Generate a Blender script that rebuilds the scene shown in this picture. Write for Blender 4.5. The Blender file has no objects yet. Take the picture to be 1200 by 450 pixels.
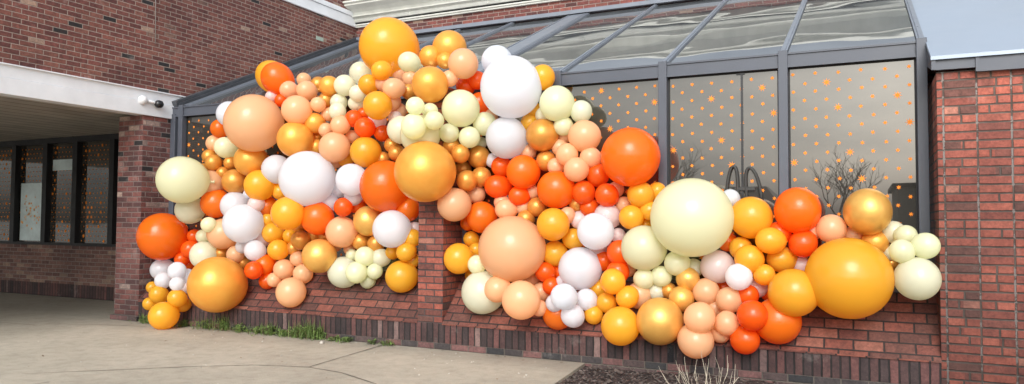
import bpy, bmesh, math, random
from mathutils import Vector, Matrix, Quaternion
random.seed(7)
R = math.radians
scene = bpy.context.scene
COL = scene.collection

# ------------------------------------------------------------------ helpers
class MB:
    """collects polygons (with metre UVs) and links them as ONE mesh object"""
    def __init__(self): self.v=[]; self.f=[]; self.s=[]
    def poly(self, pts, smooth=False):
        n=len(self.v); self.v+= [tuple(p) for p in pts]; self.f.append(tuple(range(n,n+len(pts)))); self.s.append(smooth)
    def box(self,x0,x1,y0,y1,z0,z1):
        n=len(self.v)
        self.v+=[(x0,y0,z0),(x1,y0,z0),(x1,y1,z0),(x0,y1,z0),(x0,y0,z1),(x1,y0,z1),(x1,y1,z1),(x0,y1,z1)]
        for q in ((0,3,2,1),(4,5,6,7),(0,1,5,4),(1,2,6,5),(2,3,7,6),(3,0,4,7)):
            self.f.append(tuple(n+i for i in q)); self.s.append(False)
    def hexa(self,p):
        n=len(self.v); self.v+=[tuple(a) for a in p]
        for q in ((0,3,2,1),(4,5,6,7),(0,1,5,4),(1,2,6,5),(2,3,7,6),(3,0,4,7)):
            self.f.append(tuple(n+i for i in q)); self.s.append(False)
    def tube(self,pts,rads,k=6,cap=True):
        n0=len(self.v); m=len(pts); pts=[Vector(p) for p in pts]; px=None
        for i in range(m):
            t=(pts[min(i+1,m-1)]-pts[max(i-1,0)]).normalized()
            if px is None:
                px=t.cross(Vector((0,0,1)) if abs(t.z)<.9 else Vector((1,0,0))).normalized()
            else:
                px=(px-t*px.dot(t)).normalized()
            b=t.cross(px)
            for a in range(k):
                w=2*math.pi*a/k
                self.v.append(tuple(pts[i]+(px*math.cos(w)+b*math.sin(w))*rads[i]))
        for i in range(m-1):
            for a in range(k):
                c=(a+1)%k
                self.f.append((n0+i*k+a,n0+i*k+c,n0+(i+1)*k+c,n0+(i+1)*k+a)); self.s.append(True)
        if cap:
            self.f.append(tuple(n0+a for a in range(k))[::-1]); self.s.append(False)
            self.f.append(tuple(n0+(m-1)*k+a for a in range(k))); self.s.append(False)
    def lathe(self,c,prof,axis='z',k=24):
        """prof: list of (radius, height) about axis through c"""
        n0=len(self.v); c=Vector(c)
        for r,h in prof:
            for a in range(k):
                w=2*math.pi*a/k; ca,sa=r*math.cos(w),r*math.sin(w)
                d={'z':(ca,sa,h),'x':(h,ca,sa),'y':(sa,h,ca)}[axis]
                self.v.append(tuple(c+Vector(d)))
        for i in range(len(prof)-1):
            for a in range(k):
                b=(a+1)%k
                self.f.append((n0+i*k+a,n0+i*k+b,n0+(i+1)*k+b,n0+(i+1)*k+a)); self.s.append(True)
    def mesh(self,name,mat):
        me=bpy.data.meshes.new(name); me.from_pydata(self.v,[],self.f)
        me.materials.append(mat)
        me.polygons.foreach_set('use_smooth',self.s)
        uv=me.uv_layers.new(name='UVMap')
        Z=Vector((0,0,1))
        for p in me.polygons:
            nn=p.normal
            if abs(nn.z)>.95: t=Vector((1,0,0)); b=Vector((0,1,0))
            else:
                t=Z.cross(nn).normalized(); b=nn.cross(t)
                if abs(t.x)>abs(t.y):
                    if t.x<0:t=-t
                elif t.y<0:t=-t
                if b.z<0:b=-b
            for li in p.loop_indices:
                co=me.vertices[me.loops[li].vertex_index].co
                uv.data[li].uv=(co.dot(t),co.dot(b))
        me.update()
        return me
    def build(self,name,mat,parent=None,kind=None,bevel=0):
        o=bpy.data.objects.new(name,self.mesh(name,mat)); COL.objects.link(o)
        if parent: o.parent=parent
        if kind: o['kind']=kind
        if bevel:
            m=o.modifiers.new('bevel','BEVEL'); m.width=bevel; m.segments=2; m.limit_method='ANGLE'
        return o
def thing(name,label,cat,group=None):
    o=bpy.data.objects.new(name,None); COL.objects.link(o); o.empty_display_size=.2
    o['label']=label; o['category']=cat
    if group:o['group']=group
    return o
def tag(o,label,cat,group=None):
    o['label']=label;o['category']=cat
    if group:o['group']=group
    return o

# ------------------------------------------------------------------ materials
class NT:
    def __init__(self,name):
        self.m=bpy.data.materials.new(name); self.m.use_nodes=True
        self.t=self.m.node_tree; self.n=self.t.nodes; self.l=self.t.links
        self.b=self.n['Principled BSDF']; self.out=self.n['Material Output']
    def set(self,**k):
        for a,v in k.items(): self.b.inputs[a.replace('_',' ')].default_value=v
    def lk(self,a,b): self.l.new(a,b)
    def _in(self,node,i,v):
        if v is None: return
        if hasattr(v,'is_linked') or hasattr(v,'links'): self.l.new(v,node.inputs[i])
        else: node.inputs[i].default_value=v
    def math(self,op,a,b=None,c=None,clamp=False):
        x=self.n.new('ShaderNodeMath'); x.operation=op; x.use_clamp=clamp
        self._in(x,0,a); self._in(x,1,b); self._in(x,2,c); return x.outputs[0]
    def noise(self,vec,scale,detail=4,rough=.55,dim='3D'):
        x=self.n.new('ShaderNodeTexNoise'); x.noise_dimensions=dim
        if vec is not None: self.l.new(vec,x.inputs['Vector'])
        x.inputs['Scale'].default_value=scale; x.inputs['Detail'].default_value=detail; x.inputs['Roughness'].default_value=rough
        return x.outputs['Fac']
    def ramp(self,fac,stops,interp='LINEAR'):
        x=self.n.new('ShaderNodeValToRGB'); cr=x.color_ramp; cr.interpolation=interp
        while len(cr.elements)<len(stops): cr.elements.new(.5)
        for e,(p,c) in zip(cr.elements,stops):
            e.position=p; e.color=(c[0],c[1],c[2],1) if not isinstance(c,(int,float)) else (c,c,c,1)
        self.l.new(fac,x.inputs[0]); return x.outputs[0]
    def mix(self,fac,a,b,blend='MIX'):
        x=self.n.new('ShaderNodeMix'); x.data_type='RGBA'; x.blend_type=blend
        self._in(x,0,fac)
        for i,v in ((6,a),(7,b)):
            if hasattr(v,'links'): self.l.new(v,x.inputs[i])
            else: x.inputs[i].default_value=(v[0],v[1],v[2],1)
        return x.outputs[2]
    def maprange(self,v,a,b,c,d):
        x=self.n.new('ShaderNodeMapRange'); self._in(x,0,v)
        for i,q in zip((1,2,3,4),(a,b,c,d)): x.inputs[i].default_value=q
        return x.outputs[0]
    def bump(self,h,dist,strength=1.0):
        x=self.n.new('ShaderNodeBump'); x.inputs['Distance'].default_value=dist; x.inputs['Strength'].default_value=strength
        self.l.new(h,x.inputs['Height']); self.l.new(x.outputs[0],self.b.inputs['Normal']); return x
    def obj(self): return self.n.new('ShaderNodeTexCoord').outputs['Object']
    def uv(self): return self.n.new('ShaderNodeTexCoord').outputs['UV']
    def white(self,vec):
        x=self.n.new('ShaderNodeTexWhiteNoise'); x.noise_dimensions='3D'; self.l.new(vec,x.inputs['Vector']); return x.outputs['Value']
    def xyz(self,a,b,c=0.):
        x=self.n.new('ShaderNodeCombineXYZ'); self._in(x,0,a);self._in(x,1,b);self._in(x,2,c); return x.outputs[0]
    def sep(self,v):
        x=self.n.new('ShaderNodeSeparateXYZ'); self.l.new(v,x.inputs[0]); return x.outputs

def brick_mat(name,palette,mortar,bl=.215,ch=.0717,joint=.010,stagger=.5,voff=0.,uoff=0.,dirt=.35,efflo=0.,seed=0.,dark_low=None,jointdark=.8,stack=False,mott=0.):
    N=NT(name); uv=N.sep(N.uv()); tc=N.obj()
    n1=N.noise(tc,9,3); n2=N.noise(tc,60,4)
    u=N.math('ADD',uv[0],N.maprange(n1,0,1,-.006+uoff,.006+uoff)); v=N.math('ADD',uv[1],N.maprange(n2,0,1,-.003-voff,.003-voff))
    rv=N.math('DIVIDE',v,ch); row=N.math('FLOOR',rv); fv=N.math('FRACT',rv)
    # slight per-row slip so the joints do not line up perfectly
    slip=N.math('MULTIPLY',N.white(N.xyz(row,seed+3.1,2.)),.10)
    off=N.math('ADD',N.math('MULTIPLY',N.math('MODULO',N.math('ABSOLUTE',row),2.),stagger),slip if stagger else 0.)
    ru=N.math('ADD',N.math('DIVIDE',u,bl),off); col=N.math('FLOOR',ru); fu=N.math('FRACT',ru)
    du=N.math('MULTIPLY',N.math('MINIMUM',fu,N.math('SUBTRACT',1.,fu)),bl)
    dv=N.math('MULTIPLY',N.math('MINIMUM',fv,N.math('SUBTRACT',1.,fv)),ch)
    pale=None
    if stack:
        half=N.math('GREATER_THAN',N.white(N.xyz(col,row,seed+1.3)),.48)
        dc=N.math('MULTIPLY',N.math('ABSOLUTE',N.math('SUBTRACT',fu,N.maprange(N.white(N.xyz(col,row,seed+5.3)),0,1,.35,.65))),bl)
        dc=N.math('ADD',dc,N.math('MULTIPLY',N.math('SUBTRACT',1.,half),.1))
        pale=N.math('MULTIPLY',N.math('LESS_THAN',du,.010),N.math('GREATER_THAN',N.noise(tc,9,5,.7),.50))
        side=N.math('MULTIPLY',N.math('GREATER_THAN',fu,.5),half)
        du=N.math('MINIMUM',du,dc); col=N.math('ADD',N.math('MULTIPLY',col,2.),side)
    d=N.math('MINIMUM',du,dv)
    mask=N.maprange(d,joint/2-.002,joint/2+.003,0,1)
    rnd=N.white(N.xyz(col,row,seed)); rnd2=N.white(N.xyz(col,row,seed+7.7))
    base=N.ramp(rnd,palette,'CONSTANT')
    fine=N.noise(tc,45,6,.65); big=N.noise(tc,.9,4,.6)
    base=N.mix(1.,base,N.ramp(rnd2,[(0,(.84,.84,.85)),(1,(1.15,1.12,1.09))]),'MULTIPLY')
    base=N.mix(1.,base,N.ramp(fine,[(.25,(.62,.62,.64)),(.5,(1,1,1)),(.78,(1.32,1.28,1.25))]),'MULTIPLY')
    mo=N.mix(N.ramp(N.noise(tc,6,5),[(.3,0.),(.7,1.)]),mortar,[c*jointdark for c in mortar])
    if pale is not None: mo=N.mix(N.math('MULTIPLY',pale,.75),mo,(.30,.27,.25))
    mm=N.noise(tc,15,5,.7)
    base=N.mix(1.,base,N.ramp(mm,[(.28,(.66,.68,.72)),(.5,(1,1,1)),(.74,(1.38,1.38,1.40))]),'MULTIPLY')
    colr=N.mix(mask,mo,base)
    colr=N.mix(1.,colr,N.ramp(big,[(.3,(1-dirt,1-dirt,1-dirt*.95)),(.62,(1.05,1.05,1.05))]),'MULTIPLY')
    if efflo:
        e=N.ramp(N.noise(tc,3.2,6,.7),[(.6,0.),(.78,1.)])
        colr=N.mix(N.math('MULTIPLY',e,efflo),colr,(.45,.4,.37))
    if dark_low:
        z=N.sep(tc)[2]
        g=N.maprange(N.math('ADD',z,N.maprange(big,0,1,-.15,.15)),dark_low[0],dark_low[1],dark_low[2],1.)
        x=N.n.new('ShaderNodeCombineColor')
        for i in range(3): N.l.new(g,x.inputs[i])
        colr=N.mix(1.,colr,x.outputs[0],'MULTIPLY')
    N.lk(colr,N.b.inputs['Base Color']); N.set(Roughness=.88)
    h=N.math('ADD',N.math('MULTIPLY',mask,.7),N.math('MULTIPLY',fine,.35))
    h=N.math('ADD',h,N.math('MULTIPLY',rnd2,.12))
    N.bump(h,.010)
    return N.m
def plain(name,c,rough=.5,metal=0.,var=.12,scale=6,bump=0.,spec=.5,bscale=30,coat=0.):
    N=NT(name); tc=N.obj(); n=N.noise(tc,scale,6,.62)
    col=N.mix(1.,c,N.ramp(n,[(.3,1-var),(.7,1+var)]),'MULTIPLY')
    N.lk(col,N.b.inputs['Base Color']); N.set(Roughness=rough,Metallic=metal); N.b.inputs['Specular IOR Level'].default_value=spec
    N.lk(N.maprange(n,.3,.7,max(rough-.08,.02),rough+.08),N.b.inputs['Roughness'])
    if coat: N.b.inputs['Coat Weight'].default_value=coat
    if bump: N.bump(N.noise(tc,bscale,5,.6),bump)
    return N.m

M={}
M['wing_brick']=brick_mat('wing_brick',[(0,(.172,.064,.050)),(.22,(.138,.050,.042)),(.42,(.195,.080,.062)),(.6,(.158,.056,.047)),(.78,(.118,.042,.037)),(.945,(.024,.021,.022)),(.965,(.31,.21,.16)),(.98,(.20,.11,.085))],
    (.37,.285,.24),bl=.190,ch=.0632,joint=.009,dirt=.25,efflo=.40,seed=1.,mott=1.)
M['entry_brick']=brick_mat('entry_brick',[(0,(.15,.075,.062)),(.3,(.19,.10,.08)),(.6,(.12,.06,.052)),(.9,(.24,.16,.12))],(.30,.25,.22),dirt=.3,seed=2.)
PIERPAL=[(0,(.33,.094,.064)),(.22,(.265,.078,.056)),(.42,(.37,.112,.076)),(.58,(.21,.072,.055)),(.68,(.29,.086,.062)),(.88,(.14,.062,.050)),(.96,(.38,.16,.115))]
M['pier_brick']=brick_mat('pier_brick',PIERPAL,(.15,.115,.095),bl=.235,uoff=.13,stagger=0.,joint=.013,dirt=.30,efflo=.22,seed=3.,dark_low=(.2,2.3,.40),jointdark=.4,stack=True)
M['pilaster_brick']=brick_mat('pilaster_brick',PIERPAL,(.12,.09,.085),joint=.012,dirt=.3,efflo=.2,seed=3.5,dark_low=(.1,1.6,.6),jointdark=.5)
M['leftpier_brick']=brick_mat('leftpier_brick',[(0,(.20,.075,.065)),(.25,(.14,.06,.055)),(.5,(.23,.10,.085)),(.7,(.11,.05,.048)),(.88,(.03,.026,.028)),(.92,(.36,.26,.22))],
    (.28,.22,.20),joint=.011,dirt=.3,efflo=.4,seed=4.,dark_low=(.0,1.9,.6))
M['back_brick']=brick_mat('back_brick',[(0,(.19,.06,.05)),(.3,(.14,.048,.042)),(.6,(.23,.08,.062)),(.85,(.09,.035,.033)),(.95,(.3,.2,.15))],(.36,.28,.24),joint=.011,dirt=.2,seed=5.)
M['sill_brick']=brick_mat('sill_brick',[(0,(.165,.054,.038)),(.25,(.13,.045,.034)),(.5,(.20,.066,.045)),(.7,(.115,.047,.036)),(.9,(.23,.090,.062))],
    (.030,.024,.022),bl=.235,ch=.108,joint=.013,dirt=.45,seed=6.)
M['soldier_brick']=brick_mat('soldier_brick',[(0,(.078,.040,.037)),(.3,(.058,.032,.031)),(.55,(.11,.048,.044)),(.75,(.042,.028,.028)),(.95,(.17,.11,.10))],
    (.022,.019,.018),bl=.0745,ch=.30,voff=.0,joint=.013,stagger=0.,dirt=.5,seed=7.,jointdark=.35,efflo=.25)
M['footing_brick']=brick_mat('footing_brick',[(0,(.08,.055,.052)),(.35,(.05,.042,.042)),(.6,(.14,.07,.065)),(.85,(.03,.03,.032))],
    (.14,.12,.10),dirt=.4,seed=8.,efflo=.3)
M['white_paint']=plain('white_paint',(.74,.76,.79),.55,var=.07,scale=3,bump=.002,bscale=8)
M['cornice_paint']=plain('cornice_paint',(.60,.61,.56),.5,var=.10,scale=4)
M['slate_metal']=plain('slate_metal',(.070,.078,.098),.42,var=.08,scale=5)
M['dark_metal']=plain('dark_metal',(.010,.010,.012),.6,var=.1)
M['roof_metal']=plain('roof_metal',(.31,.365,.44),.38,metal=.2,var=.035,scale=1.2)
M['soffit_dark']=plain('void_dark',(.012,.011,.011),.9)

def soffit():
    N=NT('soffit_plank'); o=N.sep(N.obj()); tc=N.obj()
    r=N.math('DIVIDE',o[0],.30); f=N.math('FRACT',r)
    g=N.math('MINIMUM',f,N.math('SUBTRACT',1.,f)); m=N.maprange(g,.02,.06,0,1)
    c=N.ramp(N.white(N.xyz(N.math('FLOOR',r),1.,1.)),[(0,(.34,.31,.27)),(1,(.46,.42,.36))])
    c=N.mix(1.,c,N.ramp(N.noise(tc,2.5,6),[(.3,.8),(.7,1.1)]),'MULTIPLY')
    c=N.mix(m,(.05,.045,.04),c); N.lk(c,N.b.inputs['Base Color']); N.set(Roughness=.75); N.bump(m,.01)
    return N.m
M['soffit']=soffit()
def concrete():
    N=NT('concrete'); tc=N.obj()
    a=N.noise(tc,.55,6,.6); b=N.noise(tc,7,8,.7); c=N.noise(tc,120,4,.7)
    col=N.ramp(a,[(.25,(.300,.270,.214)),(.5,(.395,.357,.285)),(.75,(.47,.425,.345))])
    col=N.mix(1.,col,N.ramp(b,[(.25,.74),(.5,1.),(.8,1.16)]),'MULTIPLY')
    col=N.mix(1.,col,N.ramp(c,[(.3,.50),(.46,1.),(.7,1.28)]),'MULTIPLY')
    sp=N.ramp(N.noise(tc,38,2,.4),[(.71,0.),(.76,1.)]); col=N.mix(N.math('MULTIPLY',sp,.5),col,(.62,.58,.5))
    sd=N.ramp(N.noise(tc,26,3,.6),[(.25,1.),(.31,0.)]); col=N.mix(N.math('MULTIPLY',sd,.45),col,(.12,.10,.085))
    # darker band along the wall foot; shade under the canopy is painted in
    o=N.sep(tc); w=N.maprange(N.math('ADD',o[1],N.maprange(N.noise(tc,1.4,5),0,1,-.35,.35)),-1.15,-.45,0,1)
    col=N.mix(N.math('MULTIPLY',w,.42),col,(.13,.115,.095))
    st=N.ramp(N.noise(tc,1.7,5,.65),[(.58,0.),(.72,1.)]); col=N.mix(N.math('MULTIPLY',st,.28),col,(.20,.18,.15))
    N.lk(col,N.b.inputs['Base Color']); N.set(Roughness=.85)
    N.bump(N.math('ADD',c,N.math('MULTIPLY',b,.6)),.004)
    return N.m
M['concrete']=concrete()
M['joint']=plain('joint_dark',(.12,.105,.085),.95,var=.4,scale=14)
M['bounce_ground']=plain('pale_bounce_ground',(.34,.315,.275),.9,var=.25,scale=3,bump=.004,bscale=90)  # out-of-view ground, made pale to bounce light up onto the balloons
def mulch():
    N=NT('mulch'); tc=N.obj()
    v=N.n.new('ShaderNodeTexVoronoi'); v.inputs['Scale'].default_value=55; N.lk(tc,v.inputs['Vector'])
    x=N.sep(v.outputs['Color'])
    col=N.ramp(x[0],[(0,(.022,.014,.013)),(.5,(.045,.028,.024)),(.85,(.075,.05,.042)),(.96,(.22,.19,.17))])
    col=N.mix(1.,col,N.ramp(N.noise(tc,3,5),[(.3,.7),(.7,1.3)]),'MULTIPLY')
    N.lk(col,N.b.inputs['Base Color']); N.set(Roughness=.95); N.bump(v.outputs['Distance'],.02)
    return N.m
M['mulch']=mulch()
def tinted_glass(name,base,ior,rough,wave=0.,wscale=1.5,var=.1):
    N=NT(name); tc=N.obj()
    col=N.mix(1.,base,N.ramp(N.noise(tc,.8,3),[(.3,1-var),(.7,1+var)]),'MULTIPLY')
    N.lk(col,N.b.inputs['Base Color']); N.set(Roughness=rough,IOR=ior); N.b.inputs['Specular Tint'].default_value=(1,.965,.91,1) if name=='window_glass' else (1,1,1,1)
    if wave: N.bump(N.noise(tc,wscale,2,.4),wave)
    return N.m
M['window_glass']=tinted_glass('window_glass',(.035,.033,.029),1.92,.010,.003,.5)
M['entry_glass']=tinted_glass('entry_glass',(.045,.040,.033),1.95,.04,.003,1.2,.6)
M['roof_glass']=tinted_glass('roof_glass',(.07,.075,.078),4.3,.02,.026,.55,.3)
M['star']=plain('star_orange',(.86,.26,.035),.8,var=.1,spec=.1)
M['pale_reflection']=plain('reflection_paint',(.62,.74,.76),.4,var=.25,scale=2.5)  # pale colour of the sky reflection painted on the entry glass
M['glare']=plain('glint_paint',(.9,.45,.12),.5,var=.3)  # colour of the reflected glints painted on the entry glass
M['cam_white']=plain('camera_white',(.75,.75,.76),.35,var=.05)
M['cam_black']=plain('camera_black',(.012,.012,.014),.25)
M['treebark']=plain('grey_bark',(.24,.21,.18),.9,var=.3,scale=9)
M['bark']=plain('bark',(.09,.07,.06),.9,var=.3,scale=9)
M['twig']=plain('dry_twig',(.50,.44,.34),.8,var=.25,scale=12)
M['leafgreen']=plain('weed_green',(.10,.155,.035),.7,var=.5,scale=9)
M['weedbrown']=plain('weed_brown',(.22,.17,.09),.85,var=.4,scale=9)
M['pale_wall']=plain('pale_wall',(.30,.285,.26),.8)
M['brick_green']=plain('brick_green',(.34,.42,.36),.8,var=.2,scale=30)

def latex(name,c,rough=.24,metal=0.,trans=.52,coat=.40,tint=None,pearl=False):
    N=NT(name)
    oi=N.n.new('ShaderNodeObjectInfo').outputs['Random']
    f=N.ramp(oi,[(0,(.93,.93,.93)),(1,(1.04,1.04,1.04))])
    cc=N.mix(1.,c,f,'MULTIPLY')
    # the stretched skin is thinner, paler at the crown and denser at the neck
    z=N.sep(N.obj())[2]
    cc2=N.mix(N.maprange(z,-1.,1.,.0,.16),cc,[min(1,k*1.1+.03) for k in c])
    if pearl:
        n=N.noise(N.obj(),2.2,3,.5)
        cc2=N.mix(N.maprange(n,.35,.65,0,.35),cc2,[min(1,k*1.35+.02) for k in c])
    N.lk(cc2,N.b.inputs['Base Color'])
    N.set(Roughness=rough,Metallic=metal); N.b.inputs['Coat Weight'].default_value=coat; N.b.inputs['Coat Roughness'].default_value=.07
    tr=N.n.new('ShaderNodeBsdfTranslucent'); N.lk(cc2,tr.inputs['Color'])
    mx=N.n.new('ShaderNodeMixShader'); mx.inputs[0].default_value=trans
    N.lk(N.b.outputs[0],mx.inputs[1]); N.lk(tr.outputs[0],mx.inputs[2]); N.lk(mx.outputs[0],N.out.inputs['Surface'])
    return N.m
LATEX={
 'W':latex('balloon_white',(.87,.90,.95)),
 'V':latex('balloon_pink_white',(.92,.80,.78)),
 'P':latex('balloon_lemon',(.90,.915,.66)),
 'N':latex('balloon_mint_ivory',(.87,.89,.72)),
 'I':latex('balloon_ivory',(.90,.90,.71)),
 'Q':latex('balloon_peach',(.98,.63,.36)),
 'O':latex('balloon_orange',(.98,.235,.012)),
 'R':latex('balloon_red_orange',(.98,.165,.010)),
 'Y':latex('balloon_yellow',(.98,.55,.045)),
 'G':latex('balloon_pearl_gold',(.94,.44,.07),rough=.34,metal=.32,trans=.28,coat=.1,pearl=True),
 'M':latex('balloon_bronze_gold',(.76,.34,.06),rough=.32,metal=.40,trans=.24,coat=.1,pearl=True),
 'C':latex('balloon_chrome_gold',(.86,.47,.11),rough=.36,metal=.48,trans=.20,coat=.1,pearl=True),
}

# ------------------------------------------------------------------ dimensions
XL=-9.08; S=-.51; ZH0=2.893; ZH1=3.03; SL=.453
PX0,PX1=-4.52,-4.20        # brick pilaster
PR=.53                     # corner of the right hand pier

# ------------------------------------------------------------------ ground
g=MB(); g.poly([(-400,-400,-.13),(400,-400,-.13),(400,400,-.13),(-400,400,-.13)])
g.build('ground',M['bounce_ground'],kind='structure')
g=MB()
def slab(pts,z1,z0=-.12):
    g.poly([(x,y,z1) for x,y in pts])
    for i in range(len(pts)):
        a=pts[i];b=pts[(i+1)%len(pts)]; g.poly([(a[0],a[1],z0),(b[0],b[1],z0),(b[0],b[1],z1),(a[0],a[1],z1)])
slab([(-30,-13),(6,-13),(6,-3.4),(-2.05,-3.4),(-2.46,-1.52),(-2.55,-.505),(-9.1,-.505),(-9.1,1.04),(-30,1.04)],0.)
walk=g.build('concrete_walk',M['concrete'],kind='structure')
def strip(pts,w,z=.004):
    m=MB(); P=[Vector((x,y,0)) for x,y in pts]; L=[];Rr=[]
    for i,p in enumerate(P):
        t=(P[min(i+1,len(P)-1)]-P[max(i-1,0)]).normalized(); n=Vector((-t.y,t.x,0)); ww=w*(.6+.8*random.random())
        L.append(p+n*ww/2+Vector((0,0,z)));Rr.append(p-n*ww/2+Vector((0,0,z)))
    for i in range(len(P)-1): m.poly([L[i],Rr[i],Rr[i+1],L[i+1]])
    return m
def interp(pts,n,j=0.):
    out=[]
    for a,b in zip(pts,pts[1:]):
        for k in range(n):
            t=k/n; out.append((a[0]*(1-t)+b[0]*t+random.uniform(-j,j),a[1]*(1-t)+b[1]*t+random.uniform(-j,j)))
    out.append(pts[-1]); return out
strip(interp([(-6.9,-3.35),(-6.35,-2.87),(-5.86,-2.44),(-5.35,-2.08),(-4.83,-1.93),(-4.39,-1.99),(-3.83,-2.23),(-3.3,-2.6),(-2.9,-3.1)],8,.002),.012).build('control_joint',M['joint'],walk)
strip(interp([(-4.83,-1.91),(-4.95,-.52)],14,.0015),.011).build('control_joint',M['joint'],walk)
strip(interp([(-9.9,-1.25),(-9.2,-.98),(-8.55,-.80)],9,.006),.014).build('crack',M['joint'],walk)
strip(interp([(-14,-1.6),(-11.5,-1.5),(-9.9,-1.4)],7,.01),.014).build('control_joint',M['joint'],walk)
strip(interp([(-6.5,-3.9),(-6.35,-3.45)],5,.01),.012).build('crack',M['joint'],walk)
# mulch bed with lumps
g=MB(); nx,ny=150,70; P={}
for i in range(nx+1):
    for j in range(ny+1):
        x=-2.7+5.9*i/nx; y=-3.45+2.95*j/ny
        P[i,j]=(x,y,-.035+.014*math.sin(x*3.1+y*2)+.016*(random.random()-.5)+.03*max(0,(y+1.0)))
for i in range(nx):
    for j in range(ny): g.poly([P[i,j],P[i+1,j],P[i+1,j+1],P[i,j+1]],True)
g.build('mulch_bed',M['mulch'],kind='structure')
g=MB()
for k in range(2600):
    x=random.uniform(-2.5,3.0); y=random.uniform(-2.4,-.55); a=random.random()*6.28; l=random.uniform(.006,.03); w=l*random.uniform(.25,.6)
    z=-.015+.03*max(0,y+1.)+random.uniform(0,.012); t=random.uniform(-.6,.6)
    d=Vector((math.cos(a),math.sin(a),t))*l; e=Vector((-math.sin(a),math.cos(a),random.uniform(-.5,.5)))*w; c=Vector((x,y,z))
    if x<-2.45-.0*y: continue
    g.poly([c-d-e,c+d-e,c+d+e,c-d+e])
g.build('mulch_chips',M['weedbrown'] if False else M['bark'],kind='stuff')
# dead leaves blown against the foot of the wall
g=MB()
for k in range(110):
    x=random.uniform(-8.9,-2.7) if k%3 else random.uniform(-7.8,-5.2); y=-.535-abs(random.gauss(0,.10)) if k%5 else random.uniform(-3.2,-.7)
    a=random.random()*6.28; r=random.uniform(.008,.024); d=Vector((math.cos(a),math.sin(a),random.uniform(-.1,.3)))*r; e=Vector((-math.sin(a),math.cos(a),random.uniform(-.2,.4)))*r*.5; c=Vector((x,y,.006+r*.3))
    g.poly([c-d,c-d*.2+e,c+d,c-d*.1-e])
g.build('leaf_litter',plain('dead_leaf',(.16,.10,.055),.9,var=.5,scale=3),kind='stuff')
# tiny pebbles and litter on the walk
g=MB()
for k in range(90):
    x=random.uniform(-8.8,-2.7); y=-.56-abs(random.gauss(0,.5)) if k%2 else random.uniform(-3.5,-.6); r=random.uniform(.003,.009)
    g.lathe((x,y,.0),[(0.001,r),(r*.8,r*.7),(r,.002),(r,0)],'z',6)
g.lathe((-5.63,-.79,0),[(.001,.03),(.018,.024),(.024,.01),(.02,0)],'z',8)
g.build('pebbles',plain('pebble',(.45,.42,.37),.8,var=.5,scale=2),kind='stuff')

# ------------------------------------------------------------------ main building
bld=thing('restaurant_building','red brick restaurant building with white fascia beam, canopy entrance and pale cornice','building')
m=MB(); m.box(XL-.25,XL,-9.5,4.2,3.2235,5.216); m.box(XL-.25,XL,-9.5,4.2,5.494,6.1); m.build('wing_wall',M['wing_brick'],bld)
m=MB(); m.box(XL-.20,XL+.035,-9.5,4.2,5.216,5.40); m.box(XL-.20,XL+.055,-9.5,4.2,5.405,5.494); m.build('upper_band',M['white_paint'],bld,bevel=.006)
m=MB(); m.box(XL-.16,XL+.03,-9.5,.62,2.861,3.055); m.box(XL-.16,XL+.018,-9.5,.62,3.058,3.2235); m.box(XL-.16,XL+.045,-9.5,.62,3.205,3.2225)
m.build('fascia_beam',M['white_paint'],bld,bevel=.005)
m=MB(); m.box(-20,XL-.16,-9.5,1.05,2.90,3.05); m.build('soffit',M['soffit'],bld)
m=MB(); m.box(-20,XL-.25,-9.5,4.2,3.06,6.05); m.build('wing_light_block',M['soffit_dark'],bld)  # unseen solid box added to block light above the soffit
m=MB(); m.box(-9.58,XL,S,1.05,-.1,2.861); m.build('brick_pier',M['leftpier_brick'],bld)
m=MB(); m.box(XL-.25,XL,1.05,4.2,-.1,3.2235); m.build('side_wall',M['wing_brick'],bld)
m=MB(); m.box(-9.62,XL+.012,S-.035,1.0,-.1,.07); m.build('pier_footing',M['footing_brick'],bld)
m=MB(); m.box(-20,-9.58,1.05,1.35,.235,.93); m.build('entry_wall',M['entry_brick'],bld)
m=MB(); m.box(-20,-9.58,1.045,1.35,-.1,.235); m.build('entry_base_course',M['soldier_brick'],bld)
m=MB(); m.box(-20,-9.58,1.01,1.3,.93,.975); m.build('entry_sill',M['dark_metal'],bld)
def star(m,x,y,z,r,rot=0.,pts=8,inner=.5):
    P=[]
    for k in range(pts*2):
        a=rot+math.pi*k/pts; rr=r if k%2==0 else r*inner
        P.append((x+math.sin(a)*rr,y,z+math.cos(a)*rr))
    m.poly(P[::-1])
mull=[-11.83,-12.83,-13.69,-14.64,-15.5,-16.4,-17.4,-18.4,-19.4,-10.9,-9.98]
mull.sort(reverse=True)
m=MB(); m.box(-20,-9.58,1.02,1.3,2.80,2.90)
for x in mull: m.box(x-.062,x+.062,1.0,1.3,.975,2.80)
m.build('entry_frame',M['dark_metal'],bld)
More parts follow.
